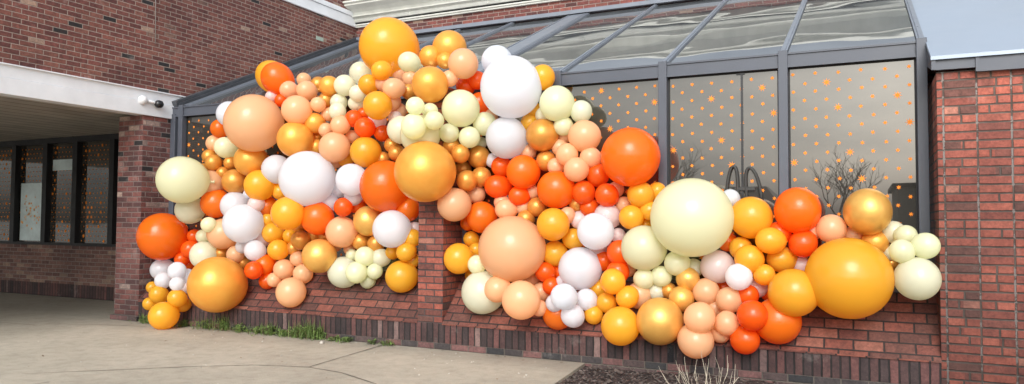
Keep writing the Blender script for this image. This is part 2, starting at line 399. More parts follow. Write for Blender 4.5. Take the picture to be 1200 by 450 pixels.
for i in range(len(mull)-1):
    a,b=mull[i+1]+.062,mull[i]-.062
    w=MB(); w.box(a,b,1.10,1.13,.975,2.80); win=w.build('entry_window',M['entry_glass'],bld)
    s=MB(); z=1.02; rw=0
    while z<2.78:
        x=a+.05+(.055 if rw%2 else 0)
        while x<b-.02:
            big=random.random()<.16
            star(s,x,1.096,z,(.034 if big else .015),pts=6 if not big else 8); x+=.10
        z+=.085; rw+=1
    s.build('small_star_decals',M['star'],win,kind='stuff')
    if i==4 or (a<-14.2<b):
        p=MB(); p.box(a+.06,b-.1,1.085,1.094,1.0,2.08); p.build('painted_reflection',M['pale_reflection'],win)  # pale sheet paints a sky reflection onto the glass
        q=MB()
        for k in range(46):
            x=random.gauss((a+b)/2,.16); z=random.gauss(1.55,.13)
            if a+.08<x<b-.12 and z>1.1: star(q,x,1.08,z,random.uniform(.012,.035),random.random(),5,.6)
        q.build('painted_glints',M['glare'],win)  # small flat shapes paint yellow-red reflections onto the glass
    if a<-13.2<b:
        p=MB(); p.box(a+.05,b-.06,1.085,1.094,2.3,2.5); p.build('painted_reflection',M['pale_reflection'],win)  # second, smaller reflection painted as a sheet
# back wall and cornice above the glass roof
m=MB(); m.box(XL,6,4.2,4.5,2.9,5.215); m.build('back_wall',M['back_brick'],bld)
m=MB()
prof=[(4.2,5.215),(4.13,5.215),(4.13,5.27),(4.09,5.29),(4.09,5.34),(4.15,5.345),(4.15,5.40),(4.06,5.42),(4.03,5.50),(4.03,5.60),(3.93,5.62),(3.93,5.66),(3.98,5.67),(3.95,5.80),(3.86,5.92),(3.72,6.00),(3.68,6.02),(3.68,6.12),(3.62,6.13),(3.62,6.20),(4.5,6.20)]
prof=[(4.2-(4.2-y)*.75,5.215+(z-5.215)*.43) for y,z in prof]
for (y0,z0),(y1,z1) in zip(prof,prof[1:]): m.poly([(XL,y0,z0),(6,y0,z0),(6,y1,z1),(XL,y1,z1)])
for k in range(9): x=XL+1.3+k*1.7; m.box(x,x+.008,4.055,4.2,5.315,5.395)
m.build('cornice',M['cornice_paint'],bld)
m=MB(); m.box(XL,6,4.12,4.155,5.279,5.298); m.build('cornice_shadow_gap',M['soffit_dark'],bld)
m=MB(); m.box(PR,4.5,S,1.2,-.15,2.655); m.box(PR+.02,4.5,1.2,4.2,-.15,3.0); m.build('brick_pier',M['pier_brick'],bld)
# metal roof over the pier, sloping like the glass roof
def roofz(y,base=3.04): return base+SL*y
m=MB(); y0=-.60
m.hexa([(PR-.045,y0,2.765-.02),(4.5,y0,2.765-.02),(4.5,4.2,roofz(4.2)-.03),(PR-.045,4.2,roofz(4.2)-.03),(PR-.045,y0,2.775),(4.5,y0,2.775),(4.5,4.2,roofz(4.2)),(PR-.045,4.2,roofz(4.2))])
rf=m.build('metal_roof',M['roof_metal'],bld)
m=MB(); m.box(PR-.02,.82,-.57,-.53,2.664,2.752); m.box(.822,4.5,-.575,-.53,2.628,2.752); m.box(.80,.824,-.585,-.56,2.628,2.752)
m.hexa([(PR-.04,-.585,2.664),(PR-.01,-.585,2.664),(PR-.01,.6,3.06-.1),(PR-.04,.6,3.06-.1),(PR-.04,-.585,2.748),(PR-.01,-.585,2.748),(PR-.01,.6,roofz(.6)-.028),(PR-.04,.6,roofz(.6)-.028)])
m.build('roof_edge',M['slate_metal'],rf)
m=MB(); m.tube([(XL+.012,-.38+.0,6.9),(XL+.012,-.38,5.0),(XL+.014,-.36,3.9)],[.006,.006,.006],6); m.build('cable',plain('cable_grey',(.3,.27,.25),.7),bld)
m=MB(); m.box(XL-.01,XL+.004,3.02,3.22,4.73,4.795); m.build('painted_brick',M['brick_green'],bld)

# ------------------------------------------------------------------ sunroom
sun=thing('glazed_sunroom','slate framed lean-to sunroom with sloped glass roof on a low brick wall','sunroom')
m=MB(); m.box(XL,PR,S,-.0,.0717,.2814); m.build('base_wall',M['soldier_brick'],sun)
m=MB(); m.box(XL,PR,S+.004,0,-.15,.0717); m.build('footing_course',M['footing_brick'],sun)
for a,b in ((XL,PX0),(PX1,PR)):
    m=MB(); m.poly([(a,S-.012,.283),(b,S-.012,.283),(b,0,.83),(a,0,.83)]); m.poly([(a,S-.012,.270),(b,S-.012,.270),(b,S-.012,.283),(a,S-.012,.283)]); m.build('sloped_sill',M['sill_brick'],sun)
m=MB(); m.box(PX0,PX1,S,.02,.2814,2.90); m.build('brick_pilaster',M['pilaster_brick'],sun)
m=MB(); m.box(-1.72,-1.66,S-.004,S+.02,.085,.27); m.build('weep_vent',M['cam_black'],sun)
muls=[.4525-1.1617*k for k in range(5)]
muls[4]=-4.19
left=[PX0-.0-1.08*k for k in range(5)]; left[4]=-8.86
allm=muls+left
for x in allm:
    m=MB(); m.box(x-.043,x+.043,-.085,.05,.80,3.052); m.build('mullion',M['slate_metal'],sun,bevel=.005)
m=MB(); m.box(XL+.005,XL+.10,-.07,.05,.80,2.93); m.build('wall_post',M['slate_metal'],sun,bevel=.005)
m=MB(); m.box(XL+.03,.49,-.055,.06,ZH0,3.022); m.box(XL+.03,.49,-.068,-.05,ZH0-.006,ZH0+.014); m.box(XL+.03,.49,-.068,.0,3.012,3.030); m.build('header_beam',M['slate_metal'],sun)
m=MB(); m.box(XL,.49,-.05,.05,.79,.83); m.build('bottom_rail',M['slate_metal'],sun)
bays=[(muls[i+1]+.043,muls[i]-.043) for i in range(4)]+[(left[i+1]+.043,left[i]-.043) for i in range(4)]
for a,b in bays:
    w=MB(); w.box(a,b,.0,.03,.83,ZH0); win=w.build('window',M['window_glass'],sun)
    t=MB(); t.box(a,a+.014,-.012,.0-.002,.83,ZH0); t.box(b-.014,b,-.012,-.002,.83,ZH0); t.box(a+.014,b-.014,-.012,-.002,ZH0-.014,ZH0); t.build('gasket',M['dark_metal'],win)
    s=MB(); i=0; x=a+.045; ph=random.random()*.08
    while x<b-.02:
        z=ZH0-.075-(.0835 if i%2 else 0)-ph*.2; j=0
        while z>.9:
            big=((i*5+j*3+int(a*7))%11==0)
            jx,jz=random.uniform(-.006,.006),random.uniform(-.006,.006)
            if big:
                q=MB(); star(q,x+jx,-.003,z+jz,.041,random.random(),8,.34); q.build('star_decal',M['star'],win)
            else: star(s,x+jx,-.003,z+jz,.022,random.random(),6,.42)
            z-=.167;j+=1
        x+=.0975;i+=1
    s.build('small_star_decals',M['star'],win,kind='stuff')
# cable and dark looped shape seen in the second bay from the right
m=MB(); m.box(-1.108,-1.088,-.012,-.004,1.55,ZH0-.016)
m.box(-1.15,-1.07,-.014,-.004,ZH0-.03,ZH0-.015)
m.build('hanging_cable',M['cam_black'],sun)
m=MB(); 
def loop(cx,w,h,zb,lean): 
    P=[]
    for k in range(15):
        t=k/14; a=math.pi*t; P.append((cx-w*math.cos(a)+lean*(1-math.sin(a)),-.02,zb+h*math.sin(a)**.6))
    return P
m.tube(loop(-1.18,.055,.46,1.50,-.02),[.016]*15,6); m.tube(loop(-1.03,.07,.44,1.50,.05),[.016]*15,6)
m.box(-1.17,-.98,-.03,-.01,1.72,1.75)
m.build('dark_loops',plain('loop_dark',(.03,.03,.028),.6),sun)
# roof
def rslab(m,x0,x1,y0,y1,o0,o1):
    n=Vector((0,-SL,1)).normalized()
    def p(x,y,o): return Vector((x,y,roofz(y)))+n*o
    m.hexa([p(x0,y0,o0),p(x1,y0,o0),p(x1,y1,o0),p(x0,y1,o0),p(x0,y0,o1),p(x1,y0,o1),p(x1,y1,o1),p(x0,y1,o1)])
rx=[.4525-1.1617*k for k in range(5)]; rx[4]=-4.19; rx+=left
for x in rx:
    m=MB(); rslab(m,x-.031,x+.031,-.02,4.14,-.05,.016); rslab(m,x-.012,x+.012,-.01,4.12,.016,.026); m.build('rafter',M['slate_metal'] if x>5 else M['rafter'] if 'rafter' in M else M.setdefault('rafter',plain('rafter_metal',(.17,.19,.225),.35,var=.08)),sun)
for i,(a,b) in enumerate([(rx[k+1],rx[k]) for k in range(4)]+[(left[k+1],left[k]) for k in range(4)]):
    m=MB(); rslab(m,a+.036,b-.036,-.01,4.1,-.028,-.006); m.build('roof_pane',M['roof_glass'],sun)
m=MB(); rslab(m,PX0+.036,PX1-.03,-.02,4.1,-.02,.02); m.build('roof_panel',M['rafter'],sun)
m=MB(); rslab(m,XL+.003,XL+.11,-.03,4.18,-.06,.10); rslab(m,XL+.11,-8.90,-.02,4.18,-.03,.02); rslab(m,XL+.14,XL+.155,-.02,4.18,.02,.06); m.build('side_flashing',plain('flash_metal',(.055,.06,.07),.4,var=.3,scale=8),sun)
m=MB(); m.box(XL+.003,4.4,4.06,4.197,4.925,4.99); m.build('head_flashing',M['rafter'],sun)

# ------------------------------------------------------------------ security camera on the fascia
cam_t=thing('security_camera','white dome base security camera with black lens ball on the white fascia','camera')
m=MB(); m.lathe((XL+.03,-.56,3.06),[(.064,0),(.064,.02),(.058,.042),(.042,.06),(.018,.07),(.001,.072)],'x',24); m.build('dome_base',M['cam_white'],cam_t)
m=MB(); m.tube([(XL+.045,-.50,3.06),(XL+.06,-.40,3.05),(XL+.05,-.34,3.04)],[.022,.020,.02],10); m.build('arm',M['cam_white'],cam_t)
m=MB(); m.lathe((XL+.085,-.33,3.035),[(.001,-.060),(.035,-.052),(.052,-.03),(.056,0),(.052,.03),(.035,.052),(.001,.060)],'y',22); m.build('lens_ball',M['cam_black'],cam_t)

# ------------------------------------------------------------------ plants
g=MB()
def blade(g,x,y,h,lean,w):
    a=random.random()*6.28; d=Vector((math.cos(a),math.sin(a),0))*lean; s=Vector((-math.sin(a),math.cos(a),0))*w
    p=Vector((x,y,0)); g.poly([p-s,p+s,p+d*.4+Vector((0,0,h*.6))+s*.7,p+d*.4+Vector((0,0,h*.6))-s*.7]); g.poly([p+d*.4+Vector((0,0,h*.6))-s*.7,p+d*.4+Vector((0,0,h*.6))+s*.7,p+d+Vector((0,0,h))])
def leafc(g,x,y,z,r):
    a=random.random()*6.28;t=random.uniform(-.7,.9); d=Vector((math.cos(a),math.sin(a),t)).normalized()*r; s=d.cross(Vector((0,0,1))).normalized()*r*.38
    p=Vector((x,y,z)); g.poly([p,p+d*.5+s,p+d,p+d*.5-s])
cl=[(-8.85,.08,.11,1),(-8.6,.07,.09,.8),(-8.12,.08,.10,.6),(-7.72,.14,.13,1),(-7.42,.1,.17,1.2),(-7.12,.12,.11,.8),(-6.82,.12,.10,.7),(-6.62,.10,.14,1.1),(-6.40,.09,.08,.8),(-6.2,.10,.15,1.2),(-6.02,.11,.19,1.5),(-5.86,.07,.16,1.1),(-5.62,.09,.05,.6),(-5.45,.06,.06,.5),(-4.9,.08,.06,.4),(-5.1,.05,.04,.3)]
for cx,sp,h,den in cl:
    for k in range(int(150*den)):
        x=random.gauss(cx,sp*.55); q=random.random(); y=-.52-abs(random.gauss(0,.07)); leafc(g,x,y,.01+.8*h*q*math.exp(-((x-cx)/sp)**2*.6),random.uniform(.014,.045))
    for k in range(int(45*den)):
        blade(g,random.gauss(cx,sp*.6),-.53-abs(random.gauss(0,.06)),random.uniform(.4,1.5)*h,random.uniform(.02,.12),.0035)
g.build('weeds',M['leafgreen'],kind='stuff')
g=MB()
for k in range(130):
    cx,sp,h,den=random.choice(cl[:12]); blade(g,random.gauss(cx,sp),-.55-abs(random.gauss(0,.05)),random.uniform(.3,1.3)*h,random.uniform(.03,.15),.0022)
g.build('dry_grass',M['weedbrown'],kind='stuff')
sh=MB()
def twig(p,d,l,r,depth):
    pts=[p];rs=[r];q=Vector(p);dd=Vector(d)
    for k in range(5):
        dd=(dd+Vector((random.uniform(-.18,.18),random.uniform(-.18,.18),.10))).normalized(); q=q+dd*l/5; pts.append(q.copy()); rs.append(r*(1-.14*(k+1)))
        if depth and k>=1 and random.random()<.62:
            e=(dd+Vector((random.uniform(-.8,.8),random.uniform(-.8,.8),.3))).normalized(); twig(q,e,l*.5,r*.6,depth-1)
    sh.tube(pts,rs,5)
for k in range(13):
    t=(k-6)/6.
    twig(Vector((-1.17+t*.10,-1.62+random.uniform(-.08,.08),-.04)),Vector((t*.95+random.uniform(-.15,.15),random.uniform(-.3,.35),1)).normalized(),random.uniform(.20,.34)*(1-.05*abs(t)),.0042,1)
tag(sh.build('dry_shrub',M['twig']),'leafless straw coloured twiggy shrub in the mulch bed below the wall','shrub')

# ------------------------------------------------------------------ what the windows reflect, across the parking lot
def bare_tree(x,y,h,label,seed):
    random.seed(seed); t=thing('bare_tree',label,'tree','bare trees across the parking lot'); t.location=(x,y,-.13)
    tr=MB(); cr=MB()
    def br(m,p,d,l,r,dep):
        pts=[p.copy()];rs=[r];q=p.copy();dd=d.copy();kids=[]
        for k in range(4):
            dd=(dd+Vector((random.uniform(-.14,.14),random.uniform(-.14,.14),.06))).normalized(); q=q+dd*l/4; pts.append(q.copy()); rs.append(r*(1-.11*(k+1)))
            if dep>0 and k>=1:
                for _ in range(2 if dep in (2,4) else 1):
                    e=(dd+Vector((random.uniform(-1.2,1.2),random.uniform(-1.2,1.2),random.uniform(-.3,.45)))*.95).normalized(); kids.append((q.copy(),e))
        m.tube(pts,rs,5 if dep>2 else 3,cap=False)
        for q2,e in kids: br(cr,q2,e,l*random.uniform(.55,.78),max(r*.55,.010),dep-1)
    br(tr,Vector((0,0,0)),Vector((0,0,1)),h*.42,h*.016,4)
    tr.build('trunk',M['treebark'],t); cr.build('branches',M['treebark'],t)
bare_tree(-1.05,-30,5.1,'bare spreading tree mirrored in the right hand window pane',3)
bare_tree(-15,-52,8,'tall bare tree across the lot behind the photographer',5)
bare_tree(9,-46,6.5,'small bare tree beside the low brown shop',8)
b2=thing('shop_building','low flat roofed brown shop mirrored at the edge of the right window','building')
m=MB(); m.box(1.9,22,-62,-50,-.13,3.9); m.build('wall',M['pale_wall'],b2)
m=MB(); m.box(1.6,22.3,-62.3,-49.7,3.9,4.2); m.build('roof_edge',M['dark_metal'],b2)
for k in range(5):
    m=MB(); m.box(3+k*3.8,5.6+k*3.8,-50,-49.93,.6,3.0); m.build('shop_window',M['entry_glass'],b2)
b3=thing('long_building','long low dark roofed building far across the parking lot','building')
m=MB(); m.box(-46,-9,-84,-72,-.13,3.2); m.build('wall',M['pale_wall'],b3)
m=MB(); m.hexa([(-47,-85,3.2),(-8,-85,3.2),(-8,-71,3.2),(-47,-71,3.2),(-45,-79,5.4),(-10,-79,5.4),(-10,-77,5.4),(-45,-77,5.4)]); m.build('roof',M['dark_metal'],b3)
random.seed(11)

# ------------------------------------------------------------------ balloons
def balloon_mesh(key):
    m=MB(); prof=[]
    n=34
    for k in range(n+1):
        a=math.pi*k/n
        r=math.sin(a); z=math.cos(a)
        if z<0: z*=1.13; r*=1-.05*(-math.cos(a))**2
        prof.append((r,z))
    prof=[p for p in prof if p[0]>.05 or p[1]>0]
    prof[0]=(.0005,1.0)
    prof+= [(.045,-1.135),(.035,-1.16),(.05,-1.185),(.062,-1.20),(.05,-1.215),(.03,-1.22),(.055,-1.25),(.075,-1.30),(.06,-1.305),(.001,-1.27)]
    m.lathe((0,0,0),prof[::-1],'z',56)
    me=m.mesh('balloon_'+key,LATEX[key]); return me
BM={k:balloon_mesh(k) for k in LATEX}
# x, y, z, radius, colour, stretch, label
BALLOONS=[
(-7.535,0.334,3.426,0.2113,'Y',1.00,'golden yellow balloon mostly hidden behind the tilted orange balloon at upper left#tilt'),
(-7.113,0.500,3.381,0.0941,'Q',1.00,'small peach balloon above-right of the upper-left giant peach balloon'),
(-7.021,-0.208,3.026,0.0764,'V',1.00,'small pinkish white balloon above-right of the upper-left giant peach balloon'),
(-6.849,-0.213,2.961,0.0813,'R',1.00,'small red-orange balloon above-right of the upper-left giant peach balloon'),
(-6.493,0.087,3.194,0.0995,'M',1.00,'small bronze gold balloon above-right of the upper-left giant peach balloon'),
(-6.101,-0.223,2.917,0.0896,'M',1.00,'small bronze gold balloon right of the upper-left giant peach balloon'),
(-6.062,-0.217,2.733,0.0842,'Q',1.00,'upper of two small peach balloons above left-hand giant white balloon'),
(-6.263,-0.188,2.459,0.0584,'G',1.00,'tiny pearly-gold balloon above the left-hand giant white balloon'),
(-7.400,-0.200,1.743,0.0715,'W',1.00,'tiny white balloon left of the left-hand giant white balloon'),
(-8.537,-0.156,0.780,0.0797,'R',1.00,'small red-orange balloon above-left of the lower-left giant gold balloon'),
(-7.451,-0.215,0.838,0.0821,'M',1.00,'small bronze gold balloon above-right of the lower-left giant gold balloon'),
(-4.769,-0.209,1.314,0.0795,'V',1.00,'small pinkish white balloon below-right of the mid-garland giant orange balloon'),
(-6.957,-0.173,3.264,0.1969,'O',1.00,'tilted orange egg-shaped balloon with yellow edge at the upper left tip#tilt'),
(-6.768,-0.164,3.102,0.1142,'Q',1.00,'left of two medium peach balloons above-right of upper-left giant peach balloon'),
(-6.027,-0.255,3.082,0.1227,'G',1.00,'medium pearly-gold balloon below-left of the topmost giant balloon'),
(-5.887,-0.238,2.868,0.1044,'I',1.00,'leftmost of three small ivory balloons below-left of topmost giant balloon'),
(-5.981,0.315,3.348,0.1467,'I',1.00,'right of two medium ivory balloons below-left of topmost giant balloon'),
(-5.636,-0.223,2.844,0.0932,'I',1.00,'second from left of three small ivory balloons below-left of topmost giant balloon'),
(-5.833,-0.325,2.741,0.1032,'I',1.00,'small ivory balloon above-right of the left-hand giant white balloon'),
(-5.533,-0.203,2.714,0.0723,'R',1.00,'tiny red-orange balloon below the topmost giant balloon'),
(-6.240,-0.227,2.331,0.1004,'G',1.00,'small pearly-gold balloon above the left-hand giant white balloon'),
(-5.926,-0.239,2.148,0.0938,'Q',1.00,'small peach balloon above-right of the left-hand giant white balloon'),
(-5.776,-0.228,2.155,0.0934,'Y',1.00,'small golden yellow balloon above-right of the left-hand giant white balloon'),
(-7.998,-0.243,2.446,0.1119,'Q',1.00,'small peach balloon below-left of the upper-left giant peach balloon'),
(-7.004,-0.249,1.582,0.1187,'O',1.00,'medium orange balloon below-left of the left-hand giant white balloon'),
(-7.832,-0.225,0.957,0.0942,'M',1.00,'small bronze gold balloon above the lower-left giant gold balloon'),
(-7.090,-0.240,1.168,0.1081,'V',1.00,'small pinkish white balloon above-right of the lower-left giant gold balloon'),
(-8.369,-0.222,1.179,0.0902,'R',1.00,'small red-orange balloon right of the leftmost giant orange balloon'),
(-8.523,-0.280,0.865,0.1012,'R',1.00,'small red-orange balloon below-right of the leftmost giant orange balloon'),
(-4.782,-0.218,0.946,0.0843,'Y',1.00,'rightmost of three small golden yellow balloons below mid-garland giant orange balloon'),
(-6.502,-0.214,1.331,0.0850,'M',1.00,'second from left of four small bronze gold balloons below left-hand giant white balloon'),
(-5.221,0.500,3.379,0.0770,'I',1.00,'small ivory balloon above-left of the highest big pearly-gold balloon'),
(-3.775,-0.215,2.589,0.0810,'Q',1.00,'small peach balloon below-left of the highest giant white balloon'),
(-4.117,-0.491,2.232,0.0891,'M',1.00,'left of two small bronze gold balloons above-right of giant gold pilaster-top balloon'),
(-3.909,-0.203,2.280,0.0672,'P',1.00,'tiny pale lemon balloon above-right of the giant gold pilaster-top balloon'),
(-5.225,-0.215,2.148,0.0813,'M',1.00,'small bronze gold balloon above the mid-garland giant orange balloon'),
(-5.002,-0.229,2.709,0.0958,'Q',1.00,'lower of two small peach balloons below-left of highest big pearly-gold balloon'),
(-4.981,-0.327,2.614,0.0797,'V',1.00,'small pinkish white balloon below-left of the highest big pearly-gold balloon'),
(-3.370,-0.217,1.558,0.0835,'Q',1.00,'rightmost of three small peach balloons above lower giant peach balloon'),
(-3.265,-0.202,1.724,0.0740,'Q',1.00,'tiny peach balloon above the lower giant peach balloon'),
(-2.749,-0.214,1.592,0.0806,'M',1.00,'small bronze gold balloon above the lowest big white balloon'),
(-6.396,-0.250,3.053,0.1202,'Q',1.00,'right of two medium peach balloons above-right of upper-left giant peach balloon'),
(-6.196,-0.311,2.618,0.1309,'G',1.00,'medium pearly-gold balloon above the left-hand giant white balloon'),
(-6.116,-0.351,2.842,0.0936,'Q',1.00,'small peach balloon right of the upper-left giant peach balloon'),
(-5.784,-0.256,3.071,0.1299,'I',1.00,'left of two medium ivory balloons below-left of topmost giant balloon'),
(-6.052,-0.279,2.527,0.0856,'Q',1.00,'lower of two small peach balloons above left-hand giant white balloon'),
(-5.602,-0.303,2.642,0.1025,'R',1.00,'small red-orange balloon above-left of the mid-garland giant orange balloon'),
(-5.299,-0.243,2.612,0.1120,'V',1.00,'medium pinkish white balloon above the mid-garland giant orange balloon'),
(-7.882,-0.254,2.643,0.1226,'O',1.00,'medium orange balloon left of the upper-left giant peach balloon'),
(-8.036,-0.291,2.268,0.0924,'M',1.00,'highest of three small bronze gold balloons above-right of leftmost big lemon balloon'),
(-8.219,-0.224,2.080,0.0958,'M',1.00,'lowest of three small bronze gold balloons above-right of leftmost big lemon balloon'),
(-7.717,-0.218,2.171,0.0889,'M',1.00,'small bronze gold balloon below-left of the upper-left giant peach balloon'),
(-7.796,-0.272,2.037,0.0852,'M',1.00,'small bronze gold balloon right of the leftmost big lemon balloon'),
(-7.047,-0.415,1.611,0.0977,'V',1.00,'small pinkish white balloon below-left of the left-hand giant white balloon'),
(-6.814,-0.233,1.774,0.1021,'Y',1.00,'upper of two small golden yellow balloons below-left of left-hand giant white balloon'),
(-7.481,-0.322,0.954,0.1139,'Q',1.00,'medium peach balloon above-right of the lower-left giant gold balloon'),
(-7.359,-0.326,1.057,0.0864,'W',1.00,'small white balloon above-right of the lower-left giant gold balloon'),
(-6.989,-0.250,1.410,0.0948,'Y',1.00,'lower of two small golden yellow balloons below-left of left-hand giant white balloon'),
(-6.657,-0.217,1.203,0.0908,'Y',1.00,'small golden yellow balloon below the left-hand giant white balloon'),
(-6.921,-0.321,0.627,0.1010,'R',1.00,'small red-orange balloon right of the lower-left giant gold balloon'),
(-8.389,-0.256,0.997,0.1270,'R',1.00,'medium red-orange balloon below-right of the leftmost giant orange balloon'),
(-8.251,-0.420,0.493,0.0768,'V',1.00,'small pinkish white balloon left of the lower-left giant gold balloon'),
(-8.900,-0.442,0.470,0.0781,'Y',1.00,'small golden yellow balloon below the leftmost giant orange balloon'),
(-8.756,-0.593,0.267,0.0841,'Y',1.00,'small golden yellow balloon left of the lower-left giant gold balloon'),
(-8.113,-0.610,0.294,0.0984,'Y',1.00,'small golden yellow balloon below-left of the lower-left giant gold balloon'),
(-6.588,-0.220,1.048,0.0905,'M',1.00,'leftmost of four small bronze gold balloons below left-hand giant white balloon'),
(-6.243,-0.223,1.226,0.0894,'M',1.00,'third from left of four small bronze gold balloons below left-hand giant white balloon'),
(-6.089,-0.213,1.206,0.0785,'M',1.00,'rightmost of four small bronze gold balloons below left-hand giant white balloon'),
(-5.584,-0.229,1.586,0.0976,'R',1.00,'small red-orange balloon below-left of the mid-garland giant orange balloon'),
(-5.558,-0.347,1.697,0.1115,'W',1.00,'small white balloon left of the mid-garland giant orange balloon'),
(-5.876,-0.226,1.788,0.0988,'W',1.00,'small white balloon right of the left-hand giant white balloon'),
(-4.830,-0.264,1.542,0.1388,'O',1.00,'medium orange balloon below-right of the mid-garland giant orange balloon'),
(-5.725,-0.202,1.055,0.0671,'Q',1.00,'tiny peach balloon below-left of the mid-garland giant orange balloon'),
(-5.916,-0.227,1.114,0.0934,'Q',1.00,'small peach balloon below-right of the left-hand giant white balloon'),
(-4.737,-0.310,1.206,0.1030,'Y',1.00,'small golden yellow balloon below-right of the mid-garland giant orange balloon'),
(-4.741,0.500,3.599,0.2083,'G',1.00,'large pearly-gold balloon above-right of the highest big pearly-gold balloon'),
(-4.116,-0.231,1.995,0.0917,'M',1.00,'left of two small bronze gold balloons right of giant gold pilaster-top balloon'),
(-5.095,-0.219,2.307,0.0910,'M',1.00,'upper of two small bronze gold balloons above-left of giant gold pilaster-top balloon'),
(-5.002,-0.263,2.203,0.0932,'M',1.00,'lower of two small bronze gold balloons above-left of giant gold pilaster-top balloon'),
(-3.242,-0.218,2.613,0.0833,'Y',1.00,'upper of two small golden yellow balloons below-right of highest giant white balloon'),
(-2.892,-0.196,2.312,0.0636,'Q',1.00,'tiny peach balloon left of the window-side giant orange balloon'),
(-3.092,-0.235,2.055,0.1051,'M',1.00,'small bronze gold balloon below-right of the highest giant white balloon'),
(-3.312,-0.217,2.156,0.0835,'Q',1.00,'small peach balloon below the highest giant white balloon'),
(-4.046,-0.218,1.387,0.0912,'O',1.00,'small orange balloon above-left of the lower giant peach balloon'),
(-3.630,-0.216,1.615,0.0847,'Q',1.00,'leftmost of three small peach balloons above lower giant peach balloon'),
(-3.313,-0.273,1.437,0.0918,'M',1.00,'lower of two small bronze gold balloons above-right of lower giant peach balloon'),
(-2.320,-0.211,1.738,0.0829,'Q',1.00,'small peach balloon below-left of the window-side giant orange balloon'),
(-2.238,-0.215,1.580,0.0823,'Q',1.00,'small peach balloon below the window-side giant orange balloon'),
(-2.012,-0.196,1.381,0.0683,'Y',1.00,'tiny golden yellow balloon left of the giant lemon balloon'),
(-2.716,-0.225,1.421,0.0936,'V',1.00,'small pinkish white balloon above the lowest big white balloon'),
(-2.819,-0.303,1.474,0.0845,'Q',1.00,'small peach balloon above the lowest big white balloon'),
(-2.195,-0.210,0.930,0.0775,'Q',1.00,'small peach balloon right of the lowest big white balloon'),
(-0.840,-0.187,0.749,0.0777,'R',1.00,'small red-orange balloon above the lowest big orange balloon'),
(-1.179,-0.220,1.640,0.0841,'W',1.00,'small white balloon above-right of the giant lemon balloon'),
(-1.213,-0.221,1.223,0.0921,'O',1.00,'small orange balloon below-right of the giant lemon balloon'),
(-0.461,-0.223,1.337,0.0901,'Q',1.00,'small peach balloon below-right of the rightmost big orange balloon'),
(-0.552,-0.209,1.015,0.0757,'V',1.00,'small pinkish white balloon left of the lower-right giant yellow balloon'),
(0.181,-0.199,1.044,0.0635,'M',1.00,'tiny bronze gold balloon above-left of the rightmost ivory balloon'),
(-6.351,-0.469,2.769,0.1792,'Q',1.00,'large peach balloon right of the upper-left giant peach balloon'),
(-5.550,-0.304,2.948,0.1003,'I',1.00,'rightmost of three small ivory balloons below-left of topmost giant balloon'),
(-5.410,-0.277,3.049,0.1226,'Y',1.00,'medium golden yellow balloon below-left of the topmost giant balloon'),
(-5.730,-0.398,2.558,0.1161,'Q',1.00,'medium peach balloon above-right of the left-hand giant white balloon'),
(-5.702,-0.206,2.438,0.0789,'Q',1.00,'small peach balloon above-left of the mid-garland giant orange balloon'),
(-5.374,-0.383,2.511,0.1207,'R',1.00,'medium red-orange balloon above the mid-garland giant orange balloon'),
(-5.231,-0.230,2.456,0.0966,'R',1.00,'small red-orange balloon above the mid-garland giant orange balloon'),
(-7.678,-0.295,2.823,0.1656,'W',1.00,'large white balloon left of the upper-left giant peach balloon'),
(-7.753,-0.273,2.375,0.1405,'P',1.00,'medium pale lemon balloon below-left of the upper-left giant peach balloon'),
(-7.894,-0.345,2.172,0.1047,'M',1.00,'second highest of three small bronze gold balloons above-right of leftmost big lemon balloon'),
(-7.923,-0.359,1.892,0.1705,'Q',1.00,'large peach balloon right of the leftmost big lemon balloon'),
(-8.244,-0.410,1.537,0.1909,'I',1.00,'large ivory balloon below the leftmost big lemon balloon'),
(-7.839,-0.342,1.625,0.1866,'O',1.00,'large orange balloon below-right of the leftmost big lemon balloon'),
(-7.709,-0.327,1.220,0.2022,'Q',1.00,'large peach balloon above the lower-left giant gold balloon'),
(-7.754,-0.526,1.341,0.0986,'P',1.00,'upper of two small pale lemon balloons right of leftmost giant orange balloon'),
(-8.195,-0.220,1.176,0.0931,'P',1.00,'lower of two small pale lemon balloons right of leftmost giant orange balloon'),
(-6.904,-0.261,1.238,0.1287,'Y',1.00,'medium golden yellow balloon below-left of the left-hand giant white balloon'),
(-6.730,-0.342,1.030,0.1288,'Y',1.00,'medium golden yellow balloon above-right of the lower-left giant gold balloon'),
(-6.951,-0.334,0.837,0.1276,'O',1.00,'medium orange balloon right of the lower-left giant gold balloon'),
(-6.964,-0.515,0.774,0.1127,'R',1.00,'medium red-orange balloon right of the lower-left giant gold balloon'),
(-8.875,-0.309,0.707,0.1489,'W',1.01,'medium white balloon below the leftmost giant orange balloon'),
(-8.260,-0.412,0.641,0.1044,'W',1.00,'right of two small white balloons left of lower-left giant gold balloon'),
(-6.770,-0.364,0.650,0.0895,'Q',1.00,'small peach balloon right of the lower-left giant gold balloon'),
(-5.961,-0.301,1.625,0.1138,'W',1.00,'medium white balloon below-right of the left-hand giant white balloon'),
(-4.927,0.340,3.467,0.1380,'G',1.00,'medium pearly-gold balloon above the highest big pearly-gold balloon'),
(-4.713,0.346,3.402,0.1029,'G',1.00,'small pearly-gold balloon above-right of the highest big pearly-gold balloon'),
(-5.326,0.268,3.278,0.1003,'Q',1.00,'small peach balloon below-right of the topmost giant balloon'),
(-4.964,-0.050,3.126,0.0925,'Q',1.00,'small peach balloon left of the highest big pearly-gold balloon'),
(-5.229,-0.228,3.057,0.0948,'Q',1.00,'small peach balloon below the topmost giant balloon'),
(-4.868,-0.217,2.933,0.0904,'M',1.00,'small bronze gold balloon left of the highest big pearly-gold balloon'),
(-5.002,-0.366,2.801,0.1043,'Q',1.00,'upper of two small peach balloons below-left of highest big pearly-gold balloon'),
